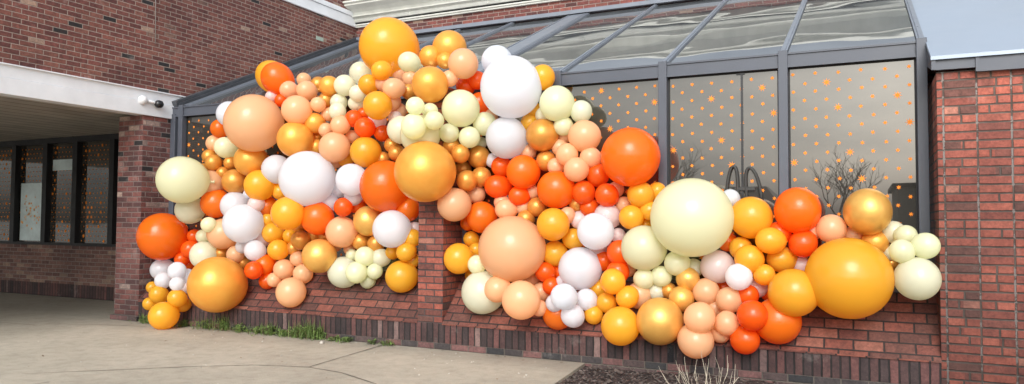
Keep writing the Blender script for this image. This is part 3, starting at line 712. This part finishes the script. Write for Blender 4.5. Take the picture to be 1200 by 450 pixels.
(-4.086,-0.237,2.935,0.1083,'R',1.00,'small red-orange balloon right of the highest big pearly-gold balloon'),
(-3.933,-0.251,2.989,0.1007,'R',1.00,'small red-orange balloon left of the highest giant white balloon'),
(-3.878,-0.289,2.719,0.1189,'R',1.00,'medium red-orange balloon below-left of the highest giant white balloon'),
(-4.864,-0.373,2.462,0.1606,'I',1.00,'large ivory balloon above-left of the giant gold pilaster-top balloon'),
(-4.380,-0.722,2.342,0.2130,'P',1.00,'large pale lemon balloon above the giant gold pilaster-top balloon'),
(-3.901,-0.256,2.121,0.1238,'M',1.00,'upper of two medium bronze gold balloons right of giant gold pilaster-top balloon'),
(-3.852,-0.284,1.899,0.1088,'M',1.00,'right of two small bronze gold balloons right of giant gold pilaster-top balloon'),
(-3.121,-0.241,2.547,0.0871,'I',1.00,'small ivory balloon below-right of the highest giant white balloon'),
(-3.285,-0.235,2.465,0.1018,'Y',1.00,'lower of two small golden yellow balloons below-right of highest giant white balloon'),
(-3.753,-0.209,2.082,0.0789,'W',1.00,'small white balloon right of the giant gold pilaster-top balloon'),
(-3.944,-0.230,1.708,0.1032,'Q',1.00,'small peach balloon below-right of the giant gold pilaster-top balloon'),
(-3.203,-0.232,1.562,0.1009,'M',1.00,'upper of two small bronze gold balloons above-right of lower giant peach balloon'),
(-2.604,-0.229,1.555,0.0948,'R',1.00,'small red-orange balloon below-left of the window-side giant orange balloon'),
(-2.398,-0.266,1.466,0.1322,'V',1.00,'medium pinkish white balloon below the window-side giant orange balloon'),
(-1.892,-0.219,1.715,0.0888,'Y',1.00,'small golden yellow balloon above-left of the giant lemon balloon'),
(-2.300,-0.204,1.266,0.0765,'V',1.00,'right of two small pinkish white balloons above-right of lowest big white balloon'),
(-2.512,-0.215,1.131,0.0880,'V',1.00,'left of two small pinkish white balloons above-right of lowest big white balloon'),
(-2.449,-0.237,1.002,0.0961,'R',1.00,'left of two small red-orange balloons right of lowest big white balloon'),
(-2.050,-0.314,0.679,0.1304,'Q',1.00,'medium peach balloon above-left of the lowest shiny gold balloon'),
(-1.260,-0.149,0.784,0.0809,'R',1.00,'left of two small red-orange balloons above-left of lowest big orange balloon'),
(-1.077,-0.289,1.163,0.1060,'Y',1.00,'small golden yellow balloon below-right of the giant lemon balloon'),
(-0.115,-0.206,1.302,0.0764,'Q',1.00,'small peach balloon below-left of the rightmost shiny gold balloon'),
(-4.011,-0.220,1.206,0.0862,'Y',1.00,'upper of two small golden yellow balloons left of lower giant peach balloon'),
(-3.947,-0.214,1.083,0.0859,'Y',1.00,'lower of two small golden yellow balloons left of lower giant peach balloon'),
(-4.049,-0.134,0.788,0.0725,'Y',1.00,'tiny golden yellow balloon below-left of the lower giant peach balloon'),
(-2.942,-0.209,0.870,0.0813,'R',1.00,'small red-orange balloon left of the lowest big white balloon'),
(-2.826,-0.536,0.472,0.1524,'O',1.00,'medium orange balloon below-left of the lowest big white balloon'),
(-6.390,-0.446,2.409,0.2149,'G',1.00,'large pearly-gold balloon above the left-hand giant white balloon'),
(-5.387,-0.352,2.224,0.1795,'Y',1.00,'large golden yellow balloon above-left of the mid-garland giant orange balloon'),
(-7.247,-0.333,2.182,0.2054,'G',1.00,'large pearly-gold balloon below the upper-left giant peach balloon'),
(-7.551,-0.295,1.914,0.1642,'M',1.00,'large bronze gold balloon right of the leftmost big lemon balloon'),
(-8.056,-0.712,1.925,0.3007,'P',0.90,'big pale lemon balloon at the left edge beside the window frame'),
(-7.533,-0.304,1.594,0.1801,'W',1.00,'large white balloon below-right of the leftmost big lemon balloon'),
(-7.009,-0.401,1.848,0.1913,'Y',1.00,'large golden yellow balloon left of the left-hand giant white balloon'),
(-8.002,-0.380,0.933,0.1753,'I',1.00,'large ivory balloon above-left of the lower-left giant gold balloon'),
(-7.041,-0.424,1.017,0.1306,'W',1.05,'medium white balloon above-right of the lower-left giant gold balloon'),
(-8.266,-0.574,0.727,0.1167,'W',1.00,'medium white balloon below-right of the leftmost giant orange balloon'),
(-8.620,-0.560,0.396,0.1202,'Y',1.00,'left of two medium golden yellow balloons left of lower-left giant gold balloon'),
(-8.056,-0.739,0.391,0.1127,'Y',1.00,'right of two medium golden yellow balloons left of lower-left giant gold balloon'),
(-6.513,-0.223,0.917,0.0954,'Q',1.00,'small peach balloon below the left-hand giant white balloon'),
(-6.367,-0.340,1.159,0.1147,'M',1.00,'medium bronze gold balloon below the left-hand giant white balloon'),
(-6.022,-0.444,1.431,0.1937,'O',1.00,'large orange balloon below the left-hand giant white balloon'),
(-5.366,-0.300,1.401,0.1766,'C',1.00,'large shiny gold balloon below-left of the mid-garland giant orange balloon'),
(-5.627,-0.446,1.565,0.1105,'R',1.00,'small red-orange balloon below-right of the left-hand giant white balloon'),
(-5.523,-0.232,1.152,0.1022,'M',1.00,'small bronze gold balloon below-left of the mid-garland giant orange balloon'),
(-5.300,-0.232,1.129,0.1043,'M',1.00,'small bronze gold balloon below the mid-garland giant orange balloon'),
(-5.729,-0.297,0.779,0.1869,'N',1.00,'large pale mint balloon below-left of the mid-garland giant orange balloon'),
(-5.645,-0.252,0.985,0.0717,'P',1.00,'tiny pale lemon balloon below-left of the mid-garland giant orange balloon'),
(-5.230,-0.235,0.964,0.1089,'I',1.00,'small ivory balloon below the mid-garland giant orange balloon'),
(-4.881,-0.306,0.759,0.1803,'Y',1.00,'large golden yellow balloon below the mid-garland giant orange balloon'),
(-5.084,-0.208,1.028,0.0805,'Y',1.00,'leftmost of three small golden yellow balloons below mid-garland giant orange balloon'),
(-5.469,0.213,3.619,0.3673,'Y',1.00,'topmost giant golden yellow balloon, above the whole garland'),
(-5.190,-0.325,3.191,0.1129,'Y',1.00,'medium golden yellow balloon below the topmost giant balloon'),
(-4.957,-0.091,3.319,0.1249,'P',1.00,'medium pale lemon balloon below-right of the topmost giant balloon'),
(-4.114,-0.546,2.970,0.0908,'Q',1.00,'small peach balloon right of the highest big pearly-gold balloon'),
(-4.253,-0.720,2.596,0.0848,'P',1.00,'upper of two small pale lemon balloons below highest big pearly-gold balloon'),
(-3.781,-0.345,2.478,0.1287,'P',1.00,'medium pale lemon balloon below-left of the highest giant white balloon'),
(-3.994,-0.506,2.139,0.1005,'M',1.00,'right of two small bronze gold balloons above-right of giant gold pilaster-top balloon'),
(-3.853,0.076,3.270,0.1753,'W',1.00,'large white balloon above-left of the highest giant white balloon'),
(-2.693,-0.240,2.563,0.1136,'N',1.00,'medium pale mint balloon above-left of the window-side giant orange balloon'),
(-2.879,-0.278,2.412,0.0990,'P',1.00,'small pale lemon balloon below-right of the highest giant white balloon'),
(-3.112,-0.296,2.325,0.1720,'M',1.00,'large bronze gold balloon below-right of the highest giant white balloon'),
(-2.940,-0.222,2.195,0.0880,'Q',1.00,'second from left of three small peach balloons left of window-side giant orange balloon'),
(-2.962,-0.286,1.988,0.0856,'Q',1.00,'leftmost of three small peach balloons left of window-side giant orange balloon'),
(-3.385,-0.296,1.681,0.0995,'R',1.16,'small red-orange balloon above the lower giant peach balloon'),
(-3.842,-0.295,1.450,0.1659,'O',1.00,'large orange balloon above-left of the lower giant peach balloon'),
(-3.531,-0.316,1.535,0.1092,'Q',1.19,'second from left of three small peach balloons above lower giant peach balloon'),
(-2.030,-0.320,1.674,0.1291,'Y',1.00,'medium golden yellow balloon below the window-side giant orange balloon'),
(-1.945,-0.315,1.521,0.0922,'Y',1.00,'small golden yellow balloon left of the giant lemon balloon'),
(-2.775,-0.242,1.225,0.1115,'Y',1.00,'small golden yellow balloon above the lowest big white balloon'),
(-2.974,-0.261,1.067,0.1350,'Y',1.00,'medium golden yellow balloon above-left of the lowest big white balloon'),
(-2.258,-0.351,0.910,0.1106,'R',1.00,'right of two small red-orange balloons right of lowest big white balloon'),
(-1.988,-0.364,0.845,0.1000,'P',1.00,'left of two small pale lemon balloons above lowest shiny gold balloon'),
(-2.495,-0.236,0.712,0.0962,'Y',1.00,'upper of two small golden yellow balloons below-right of lowest big white balloon'),
(-1.880,-0.292,0.718,0.0808,'N',1.00,'small pale mint balloon above the lowest shiny gold balloon'),
(-1.758,-0.288,0.736,0.0760,'M',1.00,'small bronze gold balloon above the lowest shiny gold balloon'),
(-1.531,-0.218,0.960,0.0902,'I',1.00,'small ivory balloon below the giant lemon balloon'),
(-0.935,-0.277,0.800,0.0930,'V',1.00,'small pinkish white balloon above-left of the lowest big orange balloon'),
(-1.311,-0.321,0.594,0.0755,'Q',1.00,'small peach balloon right of the lowest shiny gold balloon'),
(-0.995,-0.398,0.737,0.0920,'R',1.00,'right of two small red-orange balloons above-left of lowest big orange balloon'),
(-0.734,-0.295,1.311,0.1029,'R',1.00,'small red-orange balloon below-left of the rightmost big orange balloon'),
(0.056,-0.237,1.237,0.1090,'G',1.00,'small pearly-gold balloon below the rightmost shiny gold balloon'),
(0.204,-0.221,1.328,0.0929,'I',1.00,'small ivory balloon below-right of the rightmost shiny gold balloon'),
(-3.733,-0.468,0.643,0.2198,'N',0.90,'large pale mint balloon below-left of the lower giant peach balloon'),
(-4.051,-0.424,0.994,0.1639,'Y',1.00,'large golden yellow balloon left of the lower giant peach balloon'),
(-3.276,-0.169,0.773,0.0832,'Q',1.00,'small peach balloon below-right of the lower giant peach balloon'),
(-3.121,-0.293,0.661,0.0993,'Q',1.00,'upper of two small peach balloons below-left of lowest big white balloon'),
(-2.991,-0.634,0.533,0.0817,'Q',1.00,'lower of two small peach balloons below-left of lowest big white balloon'),
(-5.800,-0.412,2.292,0.1834,'Q',1.00,'large peach balloon above-right of the left-hand giant white balloon'),
(-5.064,-0.561,2.732,0.1608,'Y',1.00,'large golden yellow balloon below the topmost giant balloon'),
(-6.803,-0.321,2.056,0.1865,'W',1.00,'large white balloon left of the left-hand giant white balloon'),
(-6.270,-0.684,1.487,0.1894,'Y',1.00,'large golden yellow balloon below-left of the left-hand giant white balloon'),
(-8.748,-0.432,1.170,0.3146,'O',1.03,'leftmost giant orange balloon, in front of the left brick pier'),
(-8.593,-0.520,0.586,0.1075,'W',1.00,'small white balloon below the leftmost giant orange balloon'),
(-8.170,-0.846,0.169,0.1788,'Y',0.98,'large golden yellow balloon below-left of the lower-left giant gold balloon'),
(-5.952,-0.479,0.976,0.2021,'C',1.00,'large shiny gold balloon below the left-hand giant white balloon'),
(-6.353,-0.515,0.524,0.1764,'Q',1.00,'large peach balloon right of the lower-left giant gold balloon'),
(-6.671,-0.300,0.782,0.1268,'Q',1.00,'left of two medium peach balloons right of lower-left giant gold balloon'),
(-6.401,-0.250,0.735,0.1210,'Q',1.00,'right of two medium peach balloons right of lower-left giant gold balloon'),
(-5.715,-0.366,1.268,0.1828,'Q',1.00,'large peach balloon below-right of the left-hand giant white balloon'),
(-5.495,-0.473,1.887,0.1836,'W',1.00,'large white balloon left of the mid-garland giant orange balloon'),
(-5.404,-0.254,0.685,0.0911,'P',1.00,'lower of two small pale lemon balloons below mid-garland giant orange balloon'),
(-4.785,-0.358,1.050,0.1104,'Y',1.00,'second from left of three small golden yellow balloons below mid-garland giant orange balloon'),
(-3.976,-0.494,3.133,0.1656,'Q',1.00,'large peach balloon above-right of the highest big pearly-gold balloon'),
(-4.920,-0.456,2.936,0.1207,'Q',1.00,'medium peach balloon below the topmost giant balloon'),
(-4.288,-0.984,2.399,0.1314,'P',1.00,'medium pale lemon balloon above the giant gold pilaster-top balloon'),
(-4.096,-0.575,2.363,0.1059,'P',1.00,'small pale lemon balloon above-right of the giant gold pilaster-top balloon'),
(-3.895,-0.485,2.319,0.1171,'P',1.00,'medium pale lemon balloon above-right of the giant gold pilaster-top balloon'),
(-3.961,-0.416,1.847,0.1125,'M',1.00,'lower of two medium bronze gold balloons right of giant gold pilaster-top balloon'),
(-3.122,-0.266,2.954,0.1329,'Y',1.00,'medium golden yellow balloon right of the highest giant white balloon'),
(-2.928,-0.339,2.647,0.1794,'P',1.00,'large pale lemon balloon right of the highest giant white balloon'),
(-2.633,-0.299,2.293,0.1670,'Q',1.00,'large peach balloon above-left of the window-side giant orange balloon'),
(-3.625,-0.241,2.007,0.1091,'R',1.00,'small red-orange balloon right of the giant gold pilaster-top balloon'),
(-3.663,-0.257,1.788,0.1296,'R',1.23,'medium red-orange balloon above the lower giant peach balloon'),
(-4.041,-0.549,1.582,0.1768,'Q',1.00,'large peach balloon below-right of the giant gold pilaster-top balloon'),
(-2.941,-0.324,1.742,0.1944,'O',1.01,'large orange balloon above-right of the lower giant peach balloon'),
(-2.917,-0.454,1.376,0.1696,'Y',1.00,'large golden yellow balloon above-right of the lower giant peach balloon'),
(-2.503,-0.250,1.889,0.1161,'R',1.00,'second from left of three medium red-orange balloons below-left of window-side giant orange balloon'),
(-2.117,-0.365,1.453,0.1181,'Y',1.00,'medium golden yellow balloon left of the giant lemon balloon'),
(-2.248,-0.341,1.098,0.1218,'R',1.00,'medium red-orange balloon right of the lowest big white balloon'),
(-1.822,-0.334,0.874,0.0975,'P',1.00,'right of two small pale lemon balloons above lowest shiny gold balloon'),
(-2.476,-0.455,0.475,0.0918,'Y',1.00,'small golden yellow balloon below the lowest big white balloon'),
(-2.146,-0.626,0.408,0.1766,'Y',1.00,'large golden yellow balloon left of the lowest shiny gold balloon'),
(-1.561,-0.347,0.860,0.1108,'C',1.00,'small shiny gold balloon above-right of the lowest shiny gold balloon'),
(-1.292,-0.279,0.983,0.1542,'V',1.00,'medium pinkish white balloon below-right of the giant lemon balloon'),
(-1.227,-0.530,0.394,0.0882,'Q',1.00,'lower of two small peach balloons left of lowest big orange balloon'),
(-0.729,-0.542,0.536,0.1967,'O',0.98,'big orange balloon at the bottom right, lowest of the big orange ones'),
(-0.983,-0.428,1.073,0.1284,'Y',1.00,'medium golden yellow balloon below-right of the giant lemon balloon'),
(-0.979,-0.313,1.452,0.1889,'Y',0.98,'large golden yellow balloon left of the rightmost big orange balloon'),
(-0.527,-0.327,1.217,0.1212,'R',1.04,'medium red-orange balloon below the rightmost big orange balloon'),
(-0.294,-0.274,1.354,0.1272,'Q',1.01,'medium peach balloon below-right of the rightmost big orange balloon'),
(0.431,-0.532,1.222,0.1053,'P',0.84,'small pale lemon balloon above the rightmost ivory balloon'),
(-3.485,-0.594,0.696,0.1335,'Q',0.92,'medium peach balloon below the lower giant peach balloon'),
(-3.777,-0.507,0.940,0.0988,'P',1.00,'small pale lemon balloon below-left of the lower giant peach balloon'),
(-3.060,-0.322,0.875,0.1041,'R',1.00,'small red-orange balloon below-right of the lower giant peach balloon'),
(-2.986,-0.335,0.733,0.0918,'R',1.00,'small red-orange balloon below-left of the lowest big white balloon'),
(-2.874,-0.304,0.780,0.0667,'W',1.00,'tiny white balloon below-left of the lowest big white balloon'),
(-7.046,-0.482,2.642,0.3601,'Q',1.00,'giant peach balloon at the upper left of the garland'),
(-7.185,-0.503,1.362,0.2427,'W',1.00,'giant white balloon above-right of the lower-left giant gold balloon'),
(-8.056,-0.745,0.574,0.0927,'W',1.00,'left of two small white balloons left of lower-left giant gold balloon'),
(-4.932,-0.439,1.311,0.2117,'W',1.00,'large white balloon below the mid-garland giant orange balloon'),
(-5.043,-0.416,1.805,0.2956,'O',1.00,'giant orange balloon left of the giant gold one above the pilaster'),
(-5.375,-0.349,0.979,0.1153,'P',1.00,'upper of two medium pale lemon balloons below mid-garland giant orange balloon'),
(-5.267,-0.298,0.808,0.0932,'P',1.00,'upper of two small pale lemon balloons below mid-garland giant orange balloon'),
(-4.268,-0.701,2.889,0.1963,'G',1.00,'big pearly gold balloon near the top below the topmost yellow one'),
(-3.980,-0.538,2.633,0.2016,'P',1.00,'large pale lemon balloon below-right of the highest big pearly-gold balloon'),
(-4.249,-1.017,2.606,0.0961,'P',1.00,'small pale lemon balloon below-left of the highest big pearly-gold balloon'),
(-4.098,-0.886,2.464,0.1004,'P',1.00,'lower of two small pale lemon balloons below highest big pearly-gold balloon'),
(-2.802,-0.365,2.102,0.1168,'Q',1.00,'upper of two medium peach balloons left of window-side giant orange balloon'),
(-2.569,-0.303,2.069,0.1072,'Q',1.00,'rightmost of three small peach balloons left of window-side giant orange balloon'),
(-3.324,-0.324,1.936,0.1805,'O',1.00,'large orange balloon above the lower giant peach balloon'),
(-2.641,-0.301,1.708,0.1189,'R',1.00,'leftmost of three medium red-orange balloons below-left of window-side giant orange balloon'),
(-2.375,-0.351,1.677,0.1136,'R',1.00,'rightmost of three medium red-orange balloons below-left of window-side giant orange balloon'),
(-2.458,-0.451,1.310,0.1793,'W',1.00,'large white balloon above-right of the lowest big white balloon'),
(-1.983,-0.383,1.151,0.2206,'P',1.00,'large pale lemon balloon below-left of the giant lemon balloon'),
(-1.662,-0.371,1.009,0.1155,'P',1.00,'medium pale lemon balloon below the giant lemon balloon'),
(-2.254,-0.522,0.820,0.1216,'Y',1.00,'medium golden yellow balloon right of the lowest big white balloon'),
(-2.358,-0.413,0.600,0.0967,'Y',1.00,'lower of two small golden yellow balloons below-right of lowest big white balloon'),
(-2.118,-0.493,0.670,0.1083,'Y',1.00,'small golden yellow balloon above-left of the lowest shiny gold balloon'),
(-1.768,-0.613,0.475,0.2102,'C',1.00,'shiny chrome gold balloon at the bottom edge over the dry shrub'),
(-1.615,-0.385,0.673,0.1179,'C',1.00,'medium shiny gold balloon above-right of the lowest shiny gold balloon'),
(-1.063,-0.507,0.911,0.1165,'W',1.00,'medium white balloon above-left of the lowest big orange balloon'),
(-1.390,-0.336,0.745,0.1214,'Q',1.00,'medium peach balloon above-right of the lowest shiny gold balloon'),
(-1.418,-0.679,0.328,0.1566,'Q',1.00,'medium peach balloon below-right of the lowest shiny gold balloon'),
(-0.918,-0.716,0.593,0.1294,'R',1.02,'medium red-orange balloon left of the lowest big orange balloon'),
(-0.998,-0.608,0.360,0.1265,'R',1.00,'medium red-orange balloon below-left of the lowest big orange balloon'),
(-0.583,-0.646,0.800,0.2018,'Y',1.00,'large golden yellow balloon above-right of the lowest big orange balloon'),
(-0.794,-0.449,1.243,0.1197,'Y',1.13,'medium golden yellow balloon below-left of the rightmost big orange balloon'),
(-0.718,-0.254,1.067,0.1222,'Y',1.15,'medium golden yellow balloon below the rightmost big orange balloon'),
(0.295,-0.339,1.305,0.0854,'P',1.06,'small pale lemon balloon below-right of the rightmost shiny gold balloon'),
(0.182,-0.232,1.142,0.0633,'P',1.00,'tiny pale lemon balloon above-left of the rightmost ivory balloon'),
(0.365,-0.552,0.951,0.1756,'I',0.99,'big ivory balloon at the right end touching the right pier'),
(-3.123,-0.785,0.620,0.1874,'Q',1.00,'large peach balloon below the lower giant peach balloon'),
(-2.808,-0.682,0.598,0.0846,'W',1.00,'small white balloon below-left of the lowest big white balloon'),
(-6.114,-0.528,1.910,0.3282,'W',1.00,'giant white balloon left of centre, biggest white in left half'),
(-7.417,-0.677,0.589,0.3452,'G',0.99,'giant pearly gold balloon at lower left, hanging over the weeds'),
(-4.245,-0.822,1.931,0.3176,'G',1.00,'giant pearly gold balloon at mid garland just above the brick pilaster'),
(-5.441,-0.418,0.793,0.1236,'P',1.00,'lower of two medium pale lemon balloons below mid-garland giant orange balloon'),
(-3.416,-0.447,2.840,0.3211,'W',1.00,'giant white balloon near the top, in front of the glass roof'),
(-3.511,-0.349,2.311,0.2219,'W',1.00,'large white balloon below the highest giant white balloon'),
(-2.688,-0.390,1.942,0.1270,'Q',1.00,'lower of two medium peach balloons left of window-side giant orange balloon'),
(-2.112,-0.410,2.049,0.2837,'O',1.02,'giant orange balloon against the starred window, with its dark reflection'),
(-2.666,-0.340,0.924,0.2161,'W',1.00,'big white balloon at lower middle above a cluster of small whites'),
(-1.164,-0.430,0.688,0.1161,'Q',1.00,'medium peach balloon above-left of the lowest big orange balloon'),
(-1.371,-0.751,0.547,0.1359,'Q',1.00,'medium peach balloon right of the lowest shiny gold balloon'),
(-1.154,-0.626,0.496,0.1054,'Q',1.00,'upper of two small peach balloons left of lowest big orange balloon'),
(-0.150,-0.570,0.937,0.3362,'Y',0.98,'largest golden yellow balloon, at the far right lower edge'),
(-0.849,-0.437,0.932,0.0930,'Y',1.05,'small golden yellow balloon above the lowest big orange balloon'),
(-0.570,-0.334,1.520,0.2037,'O',0.97,'big orange balloon at the top edge below the right window stars'),
(0.002,-0.322,1.506,0.1957,'C',0.99,'shiny gold balloon at upper right beside the right brick pier'),
(0.255,-0.576,1.175,0.0975,'P',0.99,'small pale lemon balloon above-left of the rightmost ivory balloon'),
(-3.382,-0.475,1.117,0.3418,'Q',1.00,'giant peach balloon just right of the brick pilaster'),
(-2.676,-0.763,0.675,0.1238,'W',1.00,'medium white balloon below-left of the lowest big white balloon'),
(-2.547,-0.469,0.626,0.1059,'W',1.00,'small white balloon below the lowest big white balloon'),
(-2.634,-0.631,0.481,0.1144,'W',1.00,'medium white balloon below the lowest big white balloon'),
(-1.492,-0.487,1.449,0.3686,'P',1.00,'giant pale lemon balloon, largest lemon one in the garland'),
]
for (x,y,z,r,key,st,label) in BALLOONS:
    o=bpy.data.objects.new('balloon',BM[key]); COL.objects.link(o)
    o.location=(x,y,z)
    # neck points inwards, to the frame the garland is tied on
    d=Vector((random.uniform(-.45,.45)+ .10*(-5-x)/4,1,random.uniform(-.5,.4)))
    s=1.0
    if r<.16: d=Vector((random.uniform(-.9,.9),.8,random.uniform(-.9,.7))); s=random.uniform(1.,1.05)
    if abs(st-1)>.06:
        d=Vector((.9 if x<-8.5 else -.9 if x>.1 else .7,.6,-.05))
        s=min(1.10,max(st,1.02))
    if '#tilt' in label: d=Vector((.55,.45,-.75)); s=1.12; label=label.replace('#tilt','')
    o.rotation_mode='QUATERNION'; o.rotation_quaternion=(-d).to_track_quat('Z','Y')
    k=random.uniform(1.015,1.045)
    o.scale=(r*k*random.uniform(.97,1.02),r*k*random.uniform(.97,1.02),r*s*random.uniform(.99,1.035))
    o['label']=label; o['category']='balloon'; o['group']='balloons of the garland on the sunroom wall'

# ------------------------------------------------------------------ camera
cd=bpy.data.cameras.new('camera'); co=bpy.data.objects.new('camera',cd); COL.objects.link(co)
yaw,pitch,roll=R(25.75),R(2.32),R(.313)
F=Vector((-math.sin(yaw)*math.cos(pitch),math.cos(yaw)*math.cos(pitch),math.sin(pitch)))
Rt=Vector((math.cos(yaw),math.sin(yaw),0)); U=Rt.cross(F)
R2=Rt*math.cos(roll)+U*math.sin(roll); U2=U*math.cos(roll)-Rt*math.sin(roll)
mt=Matrix((R2,U2,-F)).transposed().to_4x4(); mt.translation=Vector((0,-7.483,1.4)); co.matrix_world=mt
cd.sensor_width=36; cd.lens=863.13/1200*36; cd.clip_end=2000; cd.clip_start=.05
scene.camera=co

# ------------------------------------------------------------------ light
SUN_EL,SUN_AZ=R(34),R(166)    # azimuth measured so that the sun stands behind the camera, to its left
w=bpy.data.worlds.new('World'); scene.world=w; w.use_nodes=True; nt=w.node_tree; n=nt.nodes
bg=n['Background']; sky=n.new('ShaderNodeTexSky'); sky.sky_type='NISHITA'; sky.sun_disc=False
sky.sun_elevation=SUN_EL; sky.sun_rotation=SUN_AZ; sky.air_density=1.5; sky.dust_density=4.0; sky.ozone_density=1.0
hs=n.new('ShaderNodeHueSaturation'); hs.inputs['Saturation'].default_value=.30; nt.links.new(sky.outputs[0],hs.inputs['Color'])
tc=n.new('ShaderNodeTexCoord'); mp=n.new('ShaderNodeMapping'); mp.inputs['Scale'].default_value=(1,1,2.8); nt.links.new(tc.outputs['Generated'],mp.inputs[0])
no=n.new('ShaderNodeTexNoise'); no.inputs['Scale'].default_value=2.4; no.inputs['Detail'].default_value=7; no.inputs['Roughness'].default_value=.55; nt.links.new(mp.outputs[0],no.inputs['Vector'])
cr=n.new('ShaderNodeValToRGB'); cr.color_ramp.elements[0].position=.32; cr.color_ramp.elements[0].color=(.98,1.06,1.18,1); cr.color_ramp.elements[1].position=.68; cr.color_ramp.elements[1].color=(2.05,2.08,2.10,1)
nt.links.new(no.outputs['Fac'],cr.inputs[0])
mx=n.new('ShaderNodeMix'); mx.data_type='RGBA'; mx.blend_type='MULTIPLY'; mx.inputs[0].default_value=1.
nt.links.new(hs.outputs[0],mx.inputs[6]); nt.links.new(cr.outputs[0],mx.inputs[7])
nt.links.new(mx.outputs[2],bg.inputs['Color']); bg.inputs['Strength'].default_value=.15
sl=bpy.data.lights.new('sun','SUN'); so=bpy.data.objects.new('sun',sl); COL.objects.link(so)
sl.energy=1.45; sl.angle=R(28); sl.color=(1.,.965,.92)
# Nishita: rotation 0 puts the sun towards +Y, turning clockwise seen from above
sd=Vector((math.sin(SUN_AZ)*math.cos(SUN_EL),math.cos(SUN_AZ)*math.cos(SUN_EL),math.sin(SUN_EL)))
so.rotation_mode='QUATERNION'; so.rotation_quaternion=sd.to_track_quat('Z','Y')
scene.view_settings.view_transform='Standard'; scene.view_settings.look='None'; scene.view_settings.exposure=0
scene.render.engine='CYCLES'
scene.cycles.max_bounces=14; scene.cycles.diffuse_bounces=8; scene.cycles.transmission_bounces=8; scene.cycles.glossy_bounces=5; scene.cycles.transparent_max_bounces=4
